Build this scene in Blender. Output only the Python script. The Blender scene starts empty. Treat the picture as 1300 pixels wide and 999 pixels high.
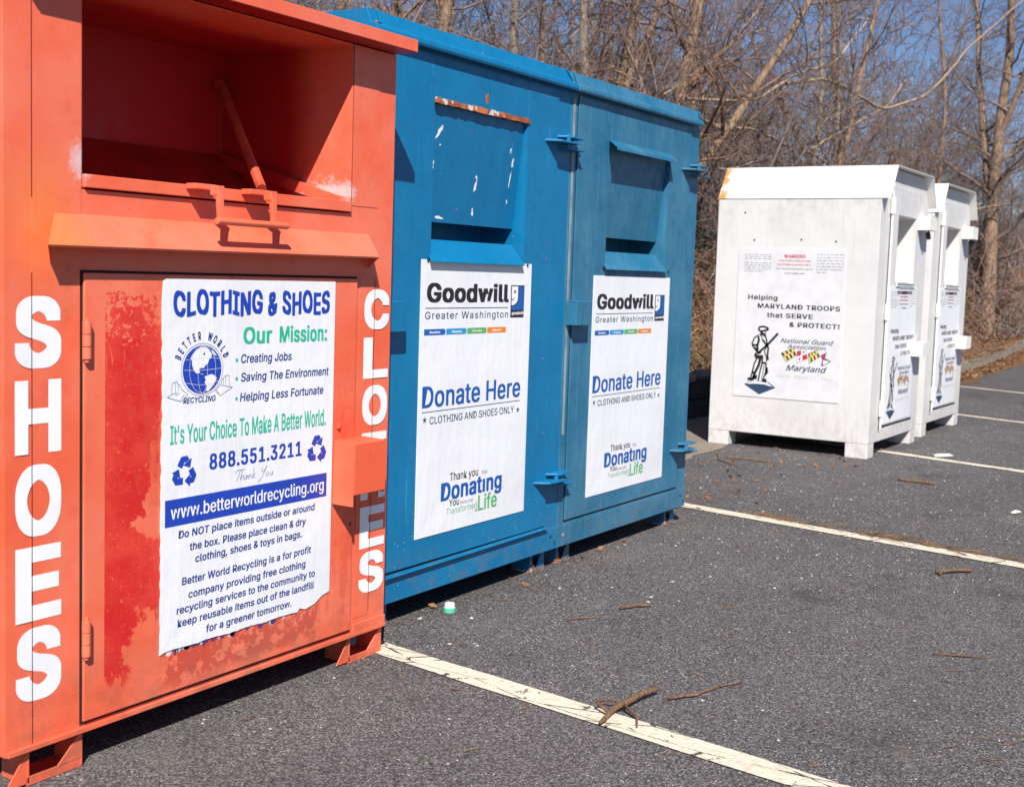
import bpy, math, random
import numpy as np
from mathutils import Vector, Matrix
R = math.radians
scene = bpy.context.scene
COL = bpy.data.collections.new('scene'); scene.collection.children.link(COL)

# ------------------------------------------------------------------ materials
def srgb(h):
    h = h.lstrip('#'); v = [int(h[i:i+2], 16)/255 for i in (0, 2, 4)]
    return tuple(c/12.92 if c <= .04045 else ((c+.055)/1.055)**2.4 for c in v) + (1,)

class NT:
    def __init__(s, name, rough=.5, metal=0, spec=.5):
        s.m = bpy.data.materials.new(name); s.m.use_nodes = True
        s.t = s.m.node_tree; s.b = s.t.nodes['Principled BSDF']
        s.b.inputs['Roughness'].default_value = rough; s.b.inputs['Metallic'].default_value = metal
        s.b.inputs['Specular IOR Level'].default_value = spec
        s.tc = s.t.nodes.new('ShaderNodeTexCoord')
    def link(s, a, b): s.t.links.new(a, b)
    def put(s, sock, v):
        if hasattr(v, 'is_linked') or hasattr(v, 'links'): s.link(v, sock)
        else: sock.default_value = v
    def co(s, scale=(1, 1, 1), loc=(0, 0, 0), rot=(0, 0, 0), src='Object'):
        n = s.t.nodes.new('ShaderNodeMapping'); s.link(s.tc.outputs[src], n.inputs[0])
        n.inputs['Scale'].default_value = scale; n.inputs['Location'].default_value = loc; n.inputs['Rotation'].default_value = rot
        return n.outputs[0]
    def noise(s, scale, detail=4, rough=.55, vec=None, dist=0):
        n = s.t.nodes.new('ShaderNodeTexNoise'); s.link(vec or s.tc.outputs['Object'], n.inputs['Vector'])
        n.inputs['Scale'].default_value = scale; n.inputs['Detail'].default_value = detail
        n.inputs['Roughness'].default_value = rough; n.inputs['Distortion'].default_value = dist
        return n.outputs[0]
    def voro(s, scale, vec=None, feature='F1', out='Distance'):
        n = s.t.nodes.new('ShaderNodeTexVoronoi'); n.feature = feature
        s.link(vec or s.tc.outputs['Object'], n.inputs['Vector']); n.inputs['Scale'].default_value = scale
        return n.outputs[out]
    def ramp(s, v, a, b, c0=0., c1=1.):
        n = s.t.nodes.new('ShaderNodeMapRange'); n.interpolation_type = 'SMOOTHSTEP' if a < b else 'LINEAR'
        s.put(n.inputs[0], v); n.inputs[1].default_value = a; n.inputs[2].default_value = b
        n.inputs[3].default_value = c0; n.inputs[4].default_value = c1
        return n.outputs[0]
    def math(s, op, a, b=0., c=None):
        n = s.t.nodes.new('ShaderNodeMath'); n.operation = op; s.put(n.inputs[0], a); s.put(n.inputs[1], b)
        if c is not None: s.put(n.inputs[2], c)
        return n.outputs[0]
    def mul(s, a, b): return s.math('MULTIPLY', a, b)
    def add(s, a, b): return s.math('ADD', a, b)
    def sep(s, vec=None):
        n = s.t.nodes.new('ShaderNodeSeparateXYZ'); s.link(vec or s.tc.outputs['Object'], n.inputs[0]); return n.outputs
    def mix(s, f, a, b, mode='MIX'):
        n = s.t.nodes.new('ShaderNodeMix'); n.data_type = 'RGBA'; n.blend_type = mode
        s.put(n.inputs[0], f); s.put(n.inputs[6], a); s.put(n.inputs[7], b); return n.outputs[2]
    def color(s, c): s.put(s.b.inputs['Base Color'], c)
    def rough(s, c): s.put(s.b.inputs['Roughness'], c)
    def bump(s, h, strength=.3, dist=.01):
        n = s.t.nodes.new('ShaderNodeBump'); n.inputs['Strength'].default_value = strength; n.inputs['Distance'].default_value = dist
        s.put(n.inputs['Height'], h); s.link(n.outputs[0], s.b.inputs['Normal'])
    def band(s, v, a, b, e):     # 1 between a and b with soft edge e
        return s.mul(s.ramp(v, a-e, a+e), s.math('SUBTRACT', 1., s.ramp(v, b-e, b+e)))
    def oinfo(s, out='Random'):
        n = s.t.nodes.new('ShaderNodeObjectInfo'); return n.outputs[out]

def flat(name, c, rough=.5, metal=0, var=.08, spec=.5):
    m = NT(name, rough, metal, spec); n = m.noise(9, 5)
    m.color(m.mix(m.ramp(n, .35, .7), c, tuple(max(0, x*(1-var*2)) for x in c[:3])+(1,)))
    return m.m

def orange_paint(name, door=False):
    m = NT(name, .42); P = m.sep(); x, y, z = P[0], P[1], P[2]
    base, pale, deep = (.76, .112, .045, 1), (.79, .185, .105, 1), (.60, .060, .026, 1)
    n1 = m.noise(2.2, 5, .6); n2 = m.noise(14, 6, .65)
    c = m.mix(m.ramp(n1, .35, .68), base, pale)
    c = m.mix(m.mul(m.ramp(n2, .5, .75), .35), c, deep)
    st = m.noise(6, 5, .6, m.co((5, 5, .35)))
    c = m.mix(m.mul(m.ramp(st, .55, .78), .3), c, pale)
    if not door:
        # sun faded yellow zone at upper left of the front
        dx = m.math('SUBTRACT', x, .09); dz = m.math('SUBTRACT', z, 1.29)
        d = m.math('SQRT', m.add(m.mul(m.mul(dx, dx), 1.6), m.mul(m.mul(dz, dz), .8)))
        d = m.add(d, m.mul(m.math('SUBTRACT', n1, .5), .12))
        c = m.mix(m.mul(m.ramp(d, .17, .03), .36), c, (.82, .27, .045, 1))
        for (px, pz, rx) in ((.197, 1.425, .036), (1.149, 1.425, .026)):
            dx = m.math('SUBTRACT', x, px); dz = m.math('SUBTRACT', z, pz)
            d = m.math('SQRT', m.add(m.mul(dx, dx), m.mul(m.mul(dz, dz), .45)))
            d = m.add(d, m.mul(m.math('SUBTRACT', m.noise(24, 8, .8), .5), .13))
            c = m.mix(m.mul(m.ramp(d, rx, rx*.25), .75), c, (.66, .55, .56, 1))
        # rust drip near the awning end
        ru = m.mul(m.band(x, .155, .175, .008), m.band(z, 1.06, 1.2, .03))
        c = m.mix(m.mul(m.mul(ru, m.ramp(n2, .4, .6)), .7), c, (.50, .12, .02, 1))
        # dark scuffs on the right post
        sc = m.noise(22, 4, .7, m.co((1, 1, .25), rot=(0, R(-38), 0)))
        c = m.mix(m.mul(m.mul(m.ramp(sc, .56, .66), m.band(x, 1.15, 1.26, .01)), m.mul(m.band(z, 1.42, 1.72, .03), .35)), c, (.45, .08, .05, 1))
    else:
        n3 = m.noise(7.5, 9, .72, m.co((1, 1, .55)), .4); n4 = m.noise(30, 6, .7)
        bulge = m.add(m.mul(m.band(z, .78, 1.2, .10), .075), m.mul(m.band(z, .28, .53, .06), .07))
        n5 = m.noise(3.2, 3, .6, m.co(loc=(2.3, 0, 5.1)))
        stripe = m.noise(9, 7, .75, m.co((1, 1, .16), rot=(0, R(42), 0)))
        edge = m.add(m.add(m.add(.372, m.add(bulge, m.mul(m.math('SUBTRACT', stripe, .5), .30))), m.mul(m.math('SUBTRACT', n3, .5), .42)), m.add(m.mul(m.math('SUBTRACT', n4, .5), .06), m.mul(m.math('SUBTRACT', n5, .5), .14)))
        k = m.math('GREATER_THAN', edge, x)
        k = m.mul(k, m.math('GREATER_THAN', x, .262))
        top = m.add(1.125, m.mul(m.math('SUBTRACT', n3, .5), .16)); bot = m.add(m.add(.215, m.mul(m.math('SUBTRACT', n3, .5), .3)), m.mul(m.math('SUBTRACT', stripe, .5), .55))
        k = m.mul(k, m.mul(m.math('GREATER_THAN', top, z), m.math('GREATER_THAN', z, bot)))
        tiny = m.math('GREATER_THAN', m.add(m.noise(60, 4, .7), m.mul(m.ramp(z, .95, 1.12), -.17)), .335)
        k = m.mul(k, tiny)
        red = m.mix(m.ramp(m.noise(5, 7, .7), .38, .66), (.60, .015, .014, 1), (.70, .055, .030, 1))
        fl = m.mul(m.ramp(m.noise(90, 4, .75), .60, .66), .6); red = m.mix(fl, red, (.74, .14, .08, 1))
        scr = m.noise(40, 3, .6, m.co((1, 1, .12), rot=(0, R(50), 0)))
        red = m.mix(m.mul(m.math('GREATER_THAN', scr, .69), .55), red, (.80, .16, .08, 1))
        c = m.mix(k, c, red)
        k2 = m.mul(m.band(x, .44, 1.03, .02), m.band(z, .13, .27, .02))
        k2 = m.mul(k2, m.math('GREATER_THAN', m.add(n4, m.mul(n3, .25)), .60))
        c = m.mix(m.mul(k2, .7), c, (.45, .045, .03, 1))
        k3 = m.mul(m.ramp(m.add(stripe, m.mul(n4, .5)), .78, .86), .45); c = m.mix(m.mul(k3, m.math('GREATER_THAN', x, .26)), c, (.58, .06, .035, 1))
    if not door:      # chute shade painted in: deeper red beyond where the sun reaches
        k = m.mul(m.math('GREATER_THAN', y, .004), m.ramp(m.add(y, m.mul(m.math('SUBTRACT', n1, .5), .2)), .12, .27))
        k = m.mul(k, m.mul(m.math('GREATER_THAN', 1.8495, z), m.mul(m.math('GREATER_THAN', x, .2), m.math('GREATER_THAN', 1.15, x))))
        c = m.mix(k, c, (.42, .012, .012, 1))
    chip = m.math('LESS_THAN', m.voro(26), .045)
    c = m.mix(m.mul(chip, .8), c, (.35, .07, .04, 1))
    dirt = m.mul(m.ramp(z, .30, .06), m.ramp(m.noise(11, 6, .7), .42, .62))
    c = m.mix(m.mul(dirt, .5), c, (.25, .10, .06, 1))
    m.color(c); m.rough(m.ramp(n2, .3, .8, .36, .6))
    m.bump(m.add(m.noise(3, 2), m.mul(m.noise(160, 2), .03)), .35, .012)
    return m.m

def blue_paint(name, base, pale, fade=.4):
    m = NT(name, .42); P = m.sep(); z = P[2]
    n1 = m.noise(2.5, 5, .6); n2 = m.noise(17, 7, .7); st = m.noise(9, 6, .65, m.co((4, 4, .3)))
    c = m.mix(m.mul(m.ramp(n1, .35, .7), fade), base, pale)
    c = m.mix(m.mul(m.ramp(st, .48, .75), fade*1.1), c, pale)
    c = m.mix(m.mul(m.ramp(n2, .5, .72), fade*.7), c, tuple(v*.62 for v in base[:3])+(1,))
    scr = m.mul(m.math('GREATER_THAN', m.noise(26, 3, .6, m.co((1, 1, .07), rot=(0, R(12), 0))), .715), .35)
    c = m.mix(scr, c, tuple(min(1, v*1.6+.05) for v in pale[:3])+(1,))
    ch = m.math('LESS_THAN', m.voro(13), .035)
    c = m.mix(ch, c, (.62, .12, .12, 1))
    ch2 = m.mul(m.math('LESS_THAN', m.voro(31, m.co(loc=(3, 1, 7))), .06), m.ramp(z, .75, .1))
    c = m.mix(ch2, c, (.55, .62, .66, 1))
    dirt = m.mul(m.ramp(z, .28, .05), m.ramp(m.noise(12, 6, .7), .45, .62))
    c = m.mix(m.mul(dirt, .45), c, (.13, .14, .14, 1))
    m.color(c); m.rough(m.ramp(n2, .3, .8, .34, .58))
    m.bump(m.add(m.add(m.noise(3.2, 2), m.mul(m.noise(1.3, 1), 1.5)), m.mul(m.noise(120, 3), .05)), .55, .016)
    return m.m

def white_paint(name, k=1.):
    m = NT(name, .5); P = m.sep(); z = P[2]
    n1 = m.noise(2.6, 6, .65); n2 = m.noise(20, 9, .8, m.co((1, 1, .6))); st = m.noise(9, 7, .75, m.co((4, 4, .22)))
    c = m.mix(m.ramp(n1, .35, .7), (.66*k, .645*k, .625*k, 1), (.60*k, .585*k, .565*k, 1))
    c = m.mix(m.mul(m.ramp(st, .52, .78), .26), c, (.46, .43, .40, 1))
    dr = m.noise(16, 5, .7, m.co((3, 3, .12), loc=(4, 1, 0))); c = m.mix(m.mul(m.mul(m.ramp(dr, .58, .70), m.ramp(z, 1.0, 1.75)), .5), c, (.34, .31, .28, 1))
    gr = m.mul(m.mul(m.ramp(z, 1.45, 1.82), m.ramp(n1, .35, .6, .3, 1.)), m.ramp(n2, .42, .66))
    c = m.mix(m.mul(gr, .42), c, (.30, .27, .25, 1))
    gl = m.mul(m.ramp(z, .45, .08), m.ramp(n2, .45, .6))
    c = m.mix(m.mul(gl, .35), c, (.30, .24, .18, 1))
    rs = m.math('LESS_THAN', m.voro(9), .02)
    c = m.mix(rs, c, (.10, .06, .05, 1))
    m.color(c); m.bump(m.add(m.noise(3.5, 2), m.mul(n2, .05)), .35, .012)
    return m.m

def rust_mat():
    m = NT('rust', .8); n = m.noise(25, 8, .7)
    c = m.mix(m.ramp(n, .38, .6), (.55, .16, .05, 1), (.23, .06, .03, 1))
    c = m.mix(m.math('GREATER_THAN', m.noise(11, 5), .58), c, (.60, .56, .54, 1))
    m.color(c); m.bump(n, .5, .004); return m.m

def hood_mat():
    m = NT('white_hood_paint', .45); P = m.sep(); n = m.noise(11, 7, .7); n1 = m.noise(3, 5)
    c = m.mix(m.ramp(n1, .35, .7), (.80, .79, .75, 1), (.74, .72, .68, 1))
    # rust running down the back left corner of the hood
    dy = m.math('SUBTRACT', P[1], 1.17)
    k = m.mul(m.ramp(m.add(dy, m.mul(n, .12)), -.01, .06), m.math('LESS_THAN', P[0], .2))
    k = m.mul(k, m.ramp(n, .36, .5))
    c = m.mix(k, c, (.58, .22, .05, 1)); m.color(c)
    m.bump(n1, .3, .01); return m.m

def asphalt_mat():
    m = NT('asphalt', .85, spec=.3)
    big = m.noise(.55, 4, .6); mid = m.noise(4.5, 5, .65); fine = m.noise(95, 3, .7)
    c = m.mix(m.ramp(fine, .32, .70), (.026, .023, .024, 1), (.150, .136, .137, 1))
    c = m.mix(m.mul(m.ramp(mid, .42, .64), .6), c, (.100, .089, .090, 1))
    c = m.mix(m.mul(m.ramp(big, .40, .58), .65), c, (.036, .033, .0335, 1))
    g = m.sep(m.voro(170, m.co(loc=(9, 2, 0)), out='Color')); g2 = m.sep(m.voro(300, m.co(loc=(1, 5, 0)), out='Color'))
    grain = m.math('POWER', m.add(m.mul(g[0], .65), m.mul(g2[1], .35)), 2.2)
    c = m.mix(.62, c, m.mix(grain, (.013, .0122, .0120, 1), (.31, .292, .282, 1)))
    for sc, thr, rnd, colr in ((95, .26, .62, (.25, .235, .23, 1)), (150, .30, .66, (.36, .33, .32, 1)), (48, .20, .86, (.40, .37, .33, 1)), (210, .30, .70, (.20, .19, .19, 1))):
        v = m.co(loc=(sc*.37, 1.7, 0)); d = m.voro(sc, v); cc = m.voro(sc, v, out='Color')
        k = m.mul(m.math('LESS_THAN', d, thr), m.math('GREATER_THAN', m.sep(cc)[0], rnd))
        k = m.mul(k, m.ramp(m.noise(3, 3), .3, .62, .35, 1.))
        tint = m.mix(.25, colr, cc, 'MULTIPLY')
        c = m.mix(k, c, tint)
    oil = m.mul(m.ramp(m.noise(.9, 6, .7, m.co(loc=(2.2, 7.7, 0))), .55, .68), .55)
    c = m.mix(oil, c, (.022, .020, .022, 1))
    st = m.mul(m.ramp(m.noise(1.7, 7, .72, m.co(loc=(4, 9, 0))), .56, .72), .35)
    c = m.mix(st, c, (.17, .145, .125, 1))
    m.color(c)
    h = m.add(m.mul(m.voro(120), .5), m.mul(fine, .6)); m.bump(h, .8, .006)
    return m.m

def line_mat():
    m = NT('worn_line_paint', .75, spec=.3); fine = m.noise(95, 3, .7); n = m.noise(7, 8, .7); n2 = m.noise(38, 6, .75)
    paint = m.mix(m.ramp(n2, .35, .7), (.70, .63, .49, 1), (.54, .47, .36, 1))
    asp = m.mix(m.ramp(fine, .32, .7), (.04, .037, .038, 1), (.13, .12, .11, 1))
    # long cracks along the line
    w = m.co((1, 1, 1)); cr = m.voro(5.5, m.co((1.8, .45, 1)), 'DISTANCE_TO_EDGE')
    crack = m.mul(m.math('LESS_THAN', m.add(cr, m.mul(m.math('SUBTRACT', n2, .5), .05)), .014), m.ramp(n, .42, .5))
    wear = m.math('GREATER_THAN', m.add(m.mul(n, .62), m.mul(n2, .42)), .615)
    pit = m.math('LESS_THAN', m.voro(70), .13)
    k = m.math('MAXIMUM', m.math('MAXIMUM', crack, wear), m.mul(pit, m.math('GREATER_THAN', n2, .5)))
    m.color(m.mix(k, paint, asp)); m.bump(m.add(m.mul(m.voro(120), .5), m.mul(fine, .6)), .6, .005)
    return m.m

def earth_mat(name, a, b, c3, sc=14):
    m = NT(name, .95, spec=.2); n = m.noise(sc, 8, .75); n2 = m.noise(1.3, 4); v = m.voro(38, out='Color')
    c = m.mix(m.ramp(n, .38, .62), a, b); c = m.mix(m.mul(m.ramp(n2, .4, .65), .6), c, c3)
    c = m.mix(.45, c, m.mix(m.sep(v)[0], a, c3))
    m.color(c); m.bump(m.add(n, m.voro(38)), .8, .03); return m.m

def bark_mat(name, a, b, sc=16, grey=None):
    m = NT(name, .9, spec=.2); n = m.noise(sc, 6, .7, m.co((2.2, 2.2, .45))); r = m.oinfo()
    c = m.mix(m.ramp(n, .36, .64), a, b)
    if grey: c = m.mix(m.ramp(m.noise(.45, 3, .6), .42, .58), c, grey); c = m.mix(m.mul(r, .6), c, tuple(v*.45 for v in grey[:3])+(1,))
    else: c = m.mix(m.mul(r, .5), c, tuple(v*.5 for v in a[:3])+(1,))
    m.color(c); m.bump(n, .8, .02); return m.m

M = {}
M['orange'] = orange_paint('faded_orange_paint'); M['shaded_red'] = flat('shaded_red_paint', (.40, .014, .010, 1), .45, var=.15); M['strut_paint'] = flat('strut_orange_paint', (.70, .10, .05, 1), .5, var=.2); M['door_orange'] = orange_paint('faded_orange_door_paint', True)  # flat deep red paints chute shade onto hopper plates and roof underside
M['blue1'] = blue_paint('bright_blue_paint', (.001, .145, .315, 1), (.006, .20, .39, 1), .4)
M['blue2'] = blue_paint('chalky_blue_paint', (.014, .130, .235, 1), (.075, .215, .32, 1), .6)
M['white'] = white_paint('weathered_white_paint'); M['hood'] = hood_mat()
M['trim'] = flat('clean_white_paint', (.78, .77, .72, 1), .5)
M['foot_white'] = white_paint('stained_foot_paint'); M['rust'] = rust_mat(); M['dark'] = flat('dark_metal', (.02, .02, .022, 1), .5)
M['seam'] = flat('seam_shadow_gap', (.015, .012, .012, 1), .9)
M['primer'] = flat('bare_grey_primer', (.30, .33, .33, 1), .6, var=.2)
M['asphalt'] = asphalt_mat(); M['line'] = line_mat()
M['concrete'] = earth_mat('kerb_concrete', (.33, .28, .22, 1), (.20, .165, .13, 1), (.26, .20, .14, 1), 12)
M['sand'] = earth_mat('gritty_sand', (.33, .27, .21, 1), (.24, .19, .15, 1), (.28, .235, .19, 1), 26)
M['litter'] = earth_mat('leaf_litter_ground', (.17, .095, .052, 1), (.07, .040, .025, 1), (.22, .135, .075, 1), 9)
M['timber'] = bark_mat('old_timber', (.10, .085, .085, 1), (.055, .048, .05, 1))
M['pale_stone'] = flat('pale_gravel_stone', (.46, .43, .41, 1), .8, var=.25); M['stone'] = earth_mat('grey_stone', (.30, .28, .26, 1), (.18, .165, .155, 1), (.38, .36, .33, 1), 12)
M['bark'] = bark_mat('brown_bark', (.40, .27, .18, 1), (.11, .07, .05, 1))
M['bark_grey'] = bark_mat('grey_bark', (.34, .28, .22, 1), (.16, .125, .10, 1))
M['twig'] = bark_mat('twigs', (.35, .205, .130, 1), (.085, .046, .034, 1), 7, grey=(.30, .245, .225, 1))
M['vine'] = bark_mat('pale_vine', (.50, .36, .23, 1), (.33, .22, .14, 1), 5)
M['stick'] = bark_mat('fallen_stick', (.32, .19, .11, 1), (.15, .08, .045, 1), 60)
M['leafdead'] = flat('dead_leaf', (.26, .13, .058, 1), .85, var=.35)
M['grass'] = flat('dry_grass', (.38, .26, .14, 1), .85, var=.3)
M['darkleaf'] = flat('dusty_evergreen_leaf', (.045, .055, .022, 1), .7, var=.2)
_p = NT('vinyl_sheet', .4); _n = _p.noise(2.5, 5)
_p.color(_p.mix(_p.ramp(_n, .4, .75), (.80, .80, .82, 1), (.73, .73, .75, 1)))
_d = _p.mul(_p.ramp(_p.noise(13, 8, .75, _p.co((2.5, 2.5, .5))), .52, .72), .28); _p.color(_p.mix(_d, _p.mix(_p.ramp(_n, .4, .75), (.80, .80, .82, 1), (.73, .73, .75, 1)), (.56, .53, .49, 1)))
_st = _p.noise(9, 6, .7, _p.co((3, 3, .3))); _p.bump(_p.add(_p.add(_p.noise(5, 3, .5), _p.mul(_st, .4)), _p.mul(_p.noise(22, 4, .6), .22)), .55, .007); M['paper'] = _p.m
M['paper_old'] = flat('old_vinyl_sheet', (.67, .665, .67, 1), .5, var=.05)
def ink(n, c): M[n] = flat('ink_'+n, c, .4, var=.04)
ink('i_blue', (.012, .055, .42, 1)); ink('i_navy', (.012, .045, .24, 1)); ink('i_green', (.03, .48, .30, 1)); ink('i_black', (.02, .018, .02, 1))
ink('i_white', (.85, .85, .86, 1)); ink('i_gblue', (.01, .10, .38, 1)); ink('i_dark', (.03, .06, .12, 1)); ink('i_ltgreen', (.10, .42, .15, 1))
ink('i_cyan', (.02, .30, .60, 1)); ink('i_bar', (.01, .11, .40, 1)); ink('i_orange', (.80, .22, .01, 1)); ink('i_grass', (.10, .40, .12, 1))
ink('i_red', (.55, .03, .06, 1)); ink('i_grey', (.22, .22, .24, 1)); ink('i_yellow', (.70, .55, .18, 1)); ink('i_ltgrey', (.45, .45, .47, 1))
ink('i_purple', (.12, .03, .16, 1)); ink('i_ltblue', (.40, .60, .72, 1))

# ------------------------------------------------------------------ mesh building
class MB:
    def __init__(s): s.v = []; s.f = []; s.mi = []; s.mats = []
    def idx(s, m):
        if m not in s.mats: s.mats.append(m)
        return s.mats.index(m)
    def face(s, pts, m):
        b = len(s.v); s.v += [tuple(p) for p in pts]; s.f.append(tuple(range(b, b+len(pts)))); s.mi.append(s.idx(m))
    def poly(s, pts, faces, m):
        b = len(s.v); s.v += [tuple(p) for p in pts]; k = s.idx(m)
        for f in faces: s.f.append(tuple(b+i for i in f)); s.mi.append(k)
    def box(s, x0, x1, y0, y1, z0, z1, m):
        s.poly([(x0,y0,z0),(x1,y0,z0),(x1,y1,z0),(x0,y1,z0),(x0,y0,z1),(x1,y0,z1),(x1,y1,z1),(x0,y1,z1)],
               [(0,3,2,1),(4,5,6,7),(0,1,5,4),(1,2,6,5),(2,3,7,6),(3,0,4,7)], m)
    def prism(s, prof, a, b, m, axis='x'):     # closed profile swept from a to b along axis
        n = len(prof)
        def P(t, q): return (t, q[0], q[1]) if axis == 'x' else ((q[0], t, q[1]) if axis == 'y' else (q[0], q[1], t))
        pts = [P(a, q) for q in prof]+[P(b, q) for q in prof]
        fs = [tuple(range(n))[::-1], tuple(range(n, 2*n))]+[(i, (i+1) % n, n+(i+1) % n, n+i) for i in range(n)]
        s.poly(pts, fs, m)
    def slab(s, quad, t, m):                  # quad (4 pts) thickened by vector t
        t = Vector(t); q = [Vector(p) for p in quad]
        s.poly(q+[p+t for p in q], [(0,1,2,3),(7,6,5,4),(0,4,5,1),(1,5,6,2),(2,6,7,3),(3,7,4,0)], m)
    def tube(s, pts, r, m, k=8, caps=True):
        pts = np.array(pts, float); n = len(pts); r = np.full(n, r) if np.isscalar(r) else np.array(r)
        V, F = tube_np(pts, r, k); b = len(s.v); s.v += [tuple(p) for p in V]; q = s.idx(m)
        for f in F: s.f.append(tuple(int(b+i) for i in f)); s.mi.append(q)
        if caps:
            s.f.append(tuple(b+i for i in range(k))[::-1]); s.mi.append(q)
            s.f.append(tuple(b+(n-1)*k+i for i in range(k))); s.mi.append(q)
    def build(s, name, parent=None, bevel=0, smooth=False, seg=2):
        me = bpy.data.meshes.new(name); me.from_pydata(s.v, [], s.f); 
        for m in s.mats: me.materials.append(M[m])
        me.polygons.foreach_set('material_index', s.mi)
        if smooth: me.polygons.foreach_set('use_smooth', [True]*len(s.f))
        me.update(); o = bpy.data.objects.new(name, me); COL.objects.link(o)
        if parent: o.parent = parent
        if bevel:
            b = o.modifiers.new('bevel', 'BEVEL'); b.width = bevel; b.segments = seg; b.limit_method = 'ANGLE'; b.angle_limit = R(32)
            b.harden_normals = False
        return o

def tube_np(pts, r, k):
    n = len(pts); d = np.gradient(pts, axis=0); d /= np.linalg.norm(d, axis=1)[:, None]+1e-9
    ref = np.array([0., 0., 1.]) if abs(d[0, 2]) < .8 else np.array([1., 0., 0.])
    u = np.cross(d, ref); u /= np.linalg.norm(u, axis=1)[:, None]+1e-9; w = np.cross(d, u)
    a = np.arange(k)*2*math.pi/k
    V = pts[:, None, :]+r[:, None, None]*(np.cos(a)[None, :, None]*u[:, None, :]+np.sin(a)[None, :, None]*w[:, None, :])
    i = np.arange(n-1)[:, None]*k; j = np.arange(k)[None, :]; j2 = (j+1) % k
    F = np.stack([i+j, i+j2, i+k+j2, i+k+j], -1).reshape(-1, 4)
    return V.reshape(-1, 3), F

class Big:     # numpy mesh collector
    def __init__(s): s.V = []; s.F = []; s.n = 0
    def add(s, V, F): s.V.append(V); s.F.append(F+s.n); s.n += len(V)
    def tube(s, pts, r, k=3): s.add(*tube_np(np.asarray(pts, float), np.asarray(r, float), k))
    def arr(s): return np.concatenate(s.V), np.concatenate(s.F)
    def build(s, name, mat, parent=None, smooth=True, data_only=False):
        V, F = s.arr(); return build_np(name, V, F, mat, parent, smooth)
def build_np(name, V, F, mat, parent=None, smooth=True):
    me = bpy.data.meshes.new(name); me.vertices.add(len(V)); me.vertices.foreach_set('co', V.astype(np.float32).ravel())
    k = F.shape[1]; me.loops.add(F.size); me.loops.foreach_set('vertex_index', F.astype(np.int32).ravel())
    me.polygons.add(len(F)); me.polygons.foreach_set('loop_start', np.arange(0, F.size, k, dtype=np.int32))
    me.polygons.foreach_set('loop_total', np.full(len(F), k, dtype=np.int32))
    me.polygons.foreach_set('use_smooth', np.full(len(F), smooth)); me.materials.append(M[mat]); me.update(); me.validate()
    o = bpy.data.objects.new(name, me); COL.objects.link(o)
    if parent: o.parent = parent
    return o

def tag(o, label=None, cat=None, group=None, kind=None):
    if label: o['label'] = label
    if cat: o['category'] = cat
    if group: o['group'] = group
    if kind: o['kind'] = kind
    return o
def thing(name, label, cat, loc=(0, 0, 0), rz=0, group=None):
    o = bpy.data.objects.new(name, None); COL.objects.link(o); o.location = loc; o.rotation_euler = (0, 0, rz)
    o.empty_display_size = .1
    return tag(o, label, cat, group)
def copy_tree(o, parent=None):
    c = o.copy(); COL.objects.link(c)
    if parent: c.parent = parent
    for ch in list(o.children): copy_tree(ch, c)
    return c

def shell(mb, W, D, z0, z1, hx0, hx1, hz0, hz1, depth, m, drop=0.):
    """closed box whose front (y=0) has a rectangular recess"""
    v = [(0,0,z0),(W,0,z0),(W,0,z1),(0,0,z1),(hx0,0,hz0),(hx1,0,hz0),(hx1,0,hz1),(hx0,0,hz1),
         (0,D,z0),(W,D,z0),(W,D,z1),(0,D,z1),(hx0,depth,hz0-drop),(hx1,depth,hz0-drop),(hx1,depth,hz1),(hx0,depth,hz1)]
    mb.poly(v, [(0,1,5,4),(1,2,6,5),(2,3,7,6),(3,0,4,7),(1,9,10,2),(8,0,3,11),(9,8,11,10),(3,2,10,11),(0,8,9,1),
                (4,5,13,12),(5,6,14,13),(6,7,15,14),(7,4,12,15),(12,13,14,15)], m)

# ------------------------------------------------------------------ print (lettering) helper
_tc = {}
try:        # the interface typeface that ships inside Blender; its built-in default is used when absent
    import os
    FONT = bpy.data.fonts.load(os.path.join(bpy.utils.resource_path('LOCAL'), 'datafiles', 'fonts', 'Inter.woff2'))
except Exception: FONT = None
def text_geo(s, bold=0., shear=0., space=1.):
    """flat glyph mesh; weight is added by stacking shifted copies a hair apart"""
    key = (s, bold, shear, space)
    if key in _tc: return _tc[key]
    cu = bpy.data.curves.new('t', 'FONT'); cu.body = s; cu.size = 1; cu.shear = shear
    cu.space_character = space*(1+bold*1.6); cu.resolution_u = 4; cu.fill_mode = 'FRONT'
    if FONT: cu.font = FONT
    ob = bpy.data.objects.new('t', cu); me = bpy.data.meshes.new_from_object(ob)
    V = np.array([v.co[:2] for v in me.vertices]) if len(me.vertices) else np.zeros((0, 2))
    F = [tuple(p.vertices) for p in me.polygons]
    bpy.data.objects.remove(ob); bpy.data.curves.remove(cu); bpy.data.meshes.remove(me)
    # outlines overlap inside some glyphs: every face gets its own hair of depth
    if F:
        idx = [i for f in F for i in f]; cnt = [len(f) for f in F]; V = V[idx]; dz = np.repeat([(k % 7)*.000006 for k in range(len(F))], cnt); o_ = 0; G_ = []
        for c_ in cnt: G_.append(tuple(range(o_, o_+c_))); o_ += c_
        F = G_
    else: dz = np.zeros(len(V))
    sh = [(0, 0)]
    if bold > .001:
        q = bold*.92; w = .95 if len(s) == 1 else .42; sh += [(a*q, c*q*w) for a in (-1, 0, 1) for c in (-1, 0, 1) if a or c]
    n = len(V); W = np.concatenate([np.column_stack([V+np.array(q), dz+i*.00005]) for i, q in enumerate(sh)]) if n else np.zeros((0, 3))
    FF = [tuple(v+i*n for v in f) for i in range(len(sh)) for f in F]
    _tc[key] = (W, FF); return _tc[key]
CAPH = None
def caph(bold):
    V, _ = text_geo('H', bold); return V[:, 1].min(), V[:, 1].max()

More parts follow.
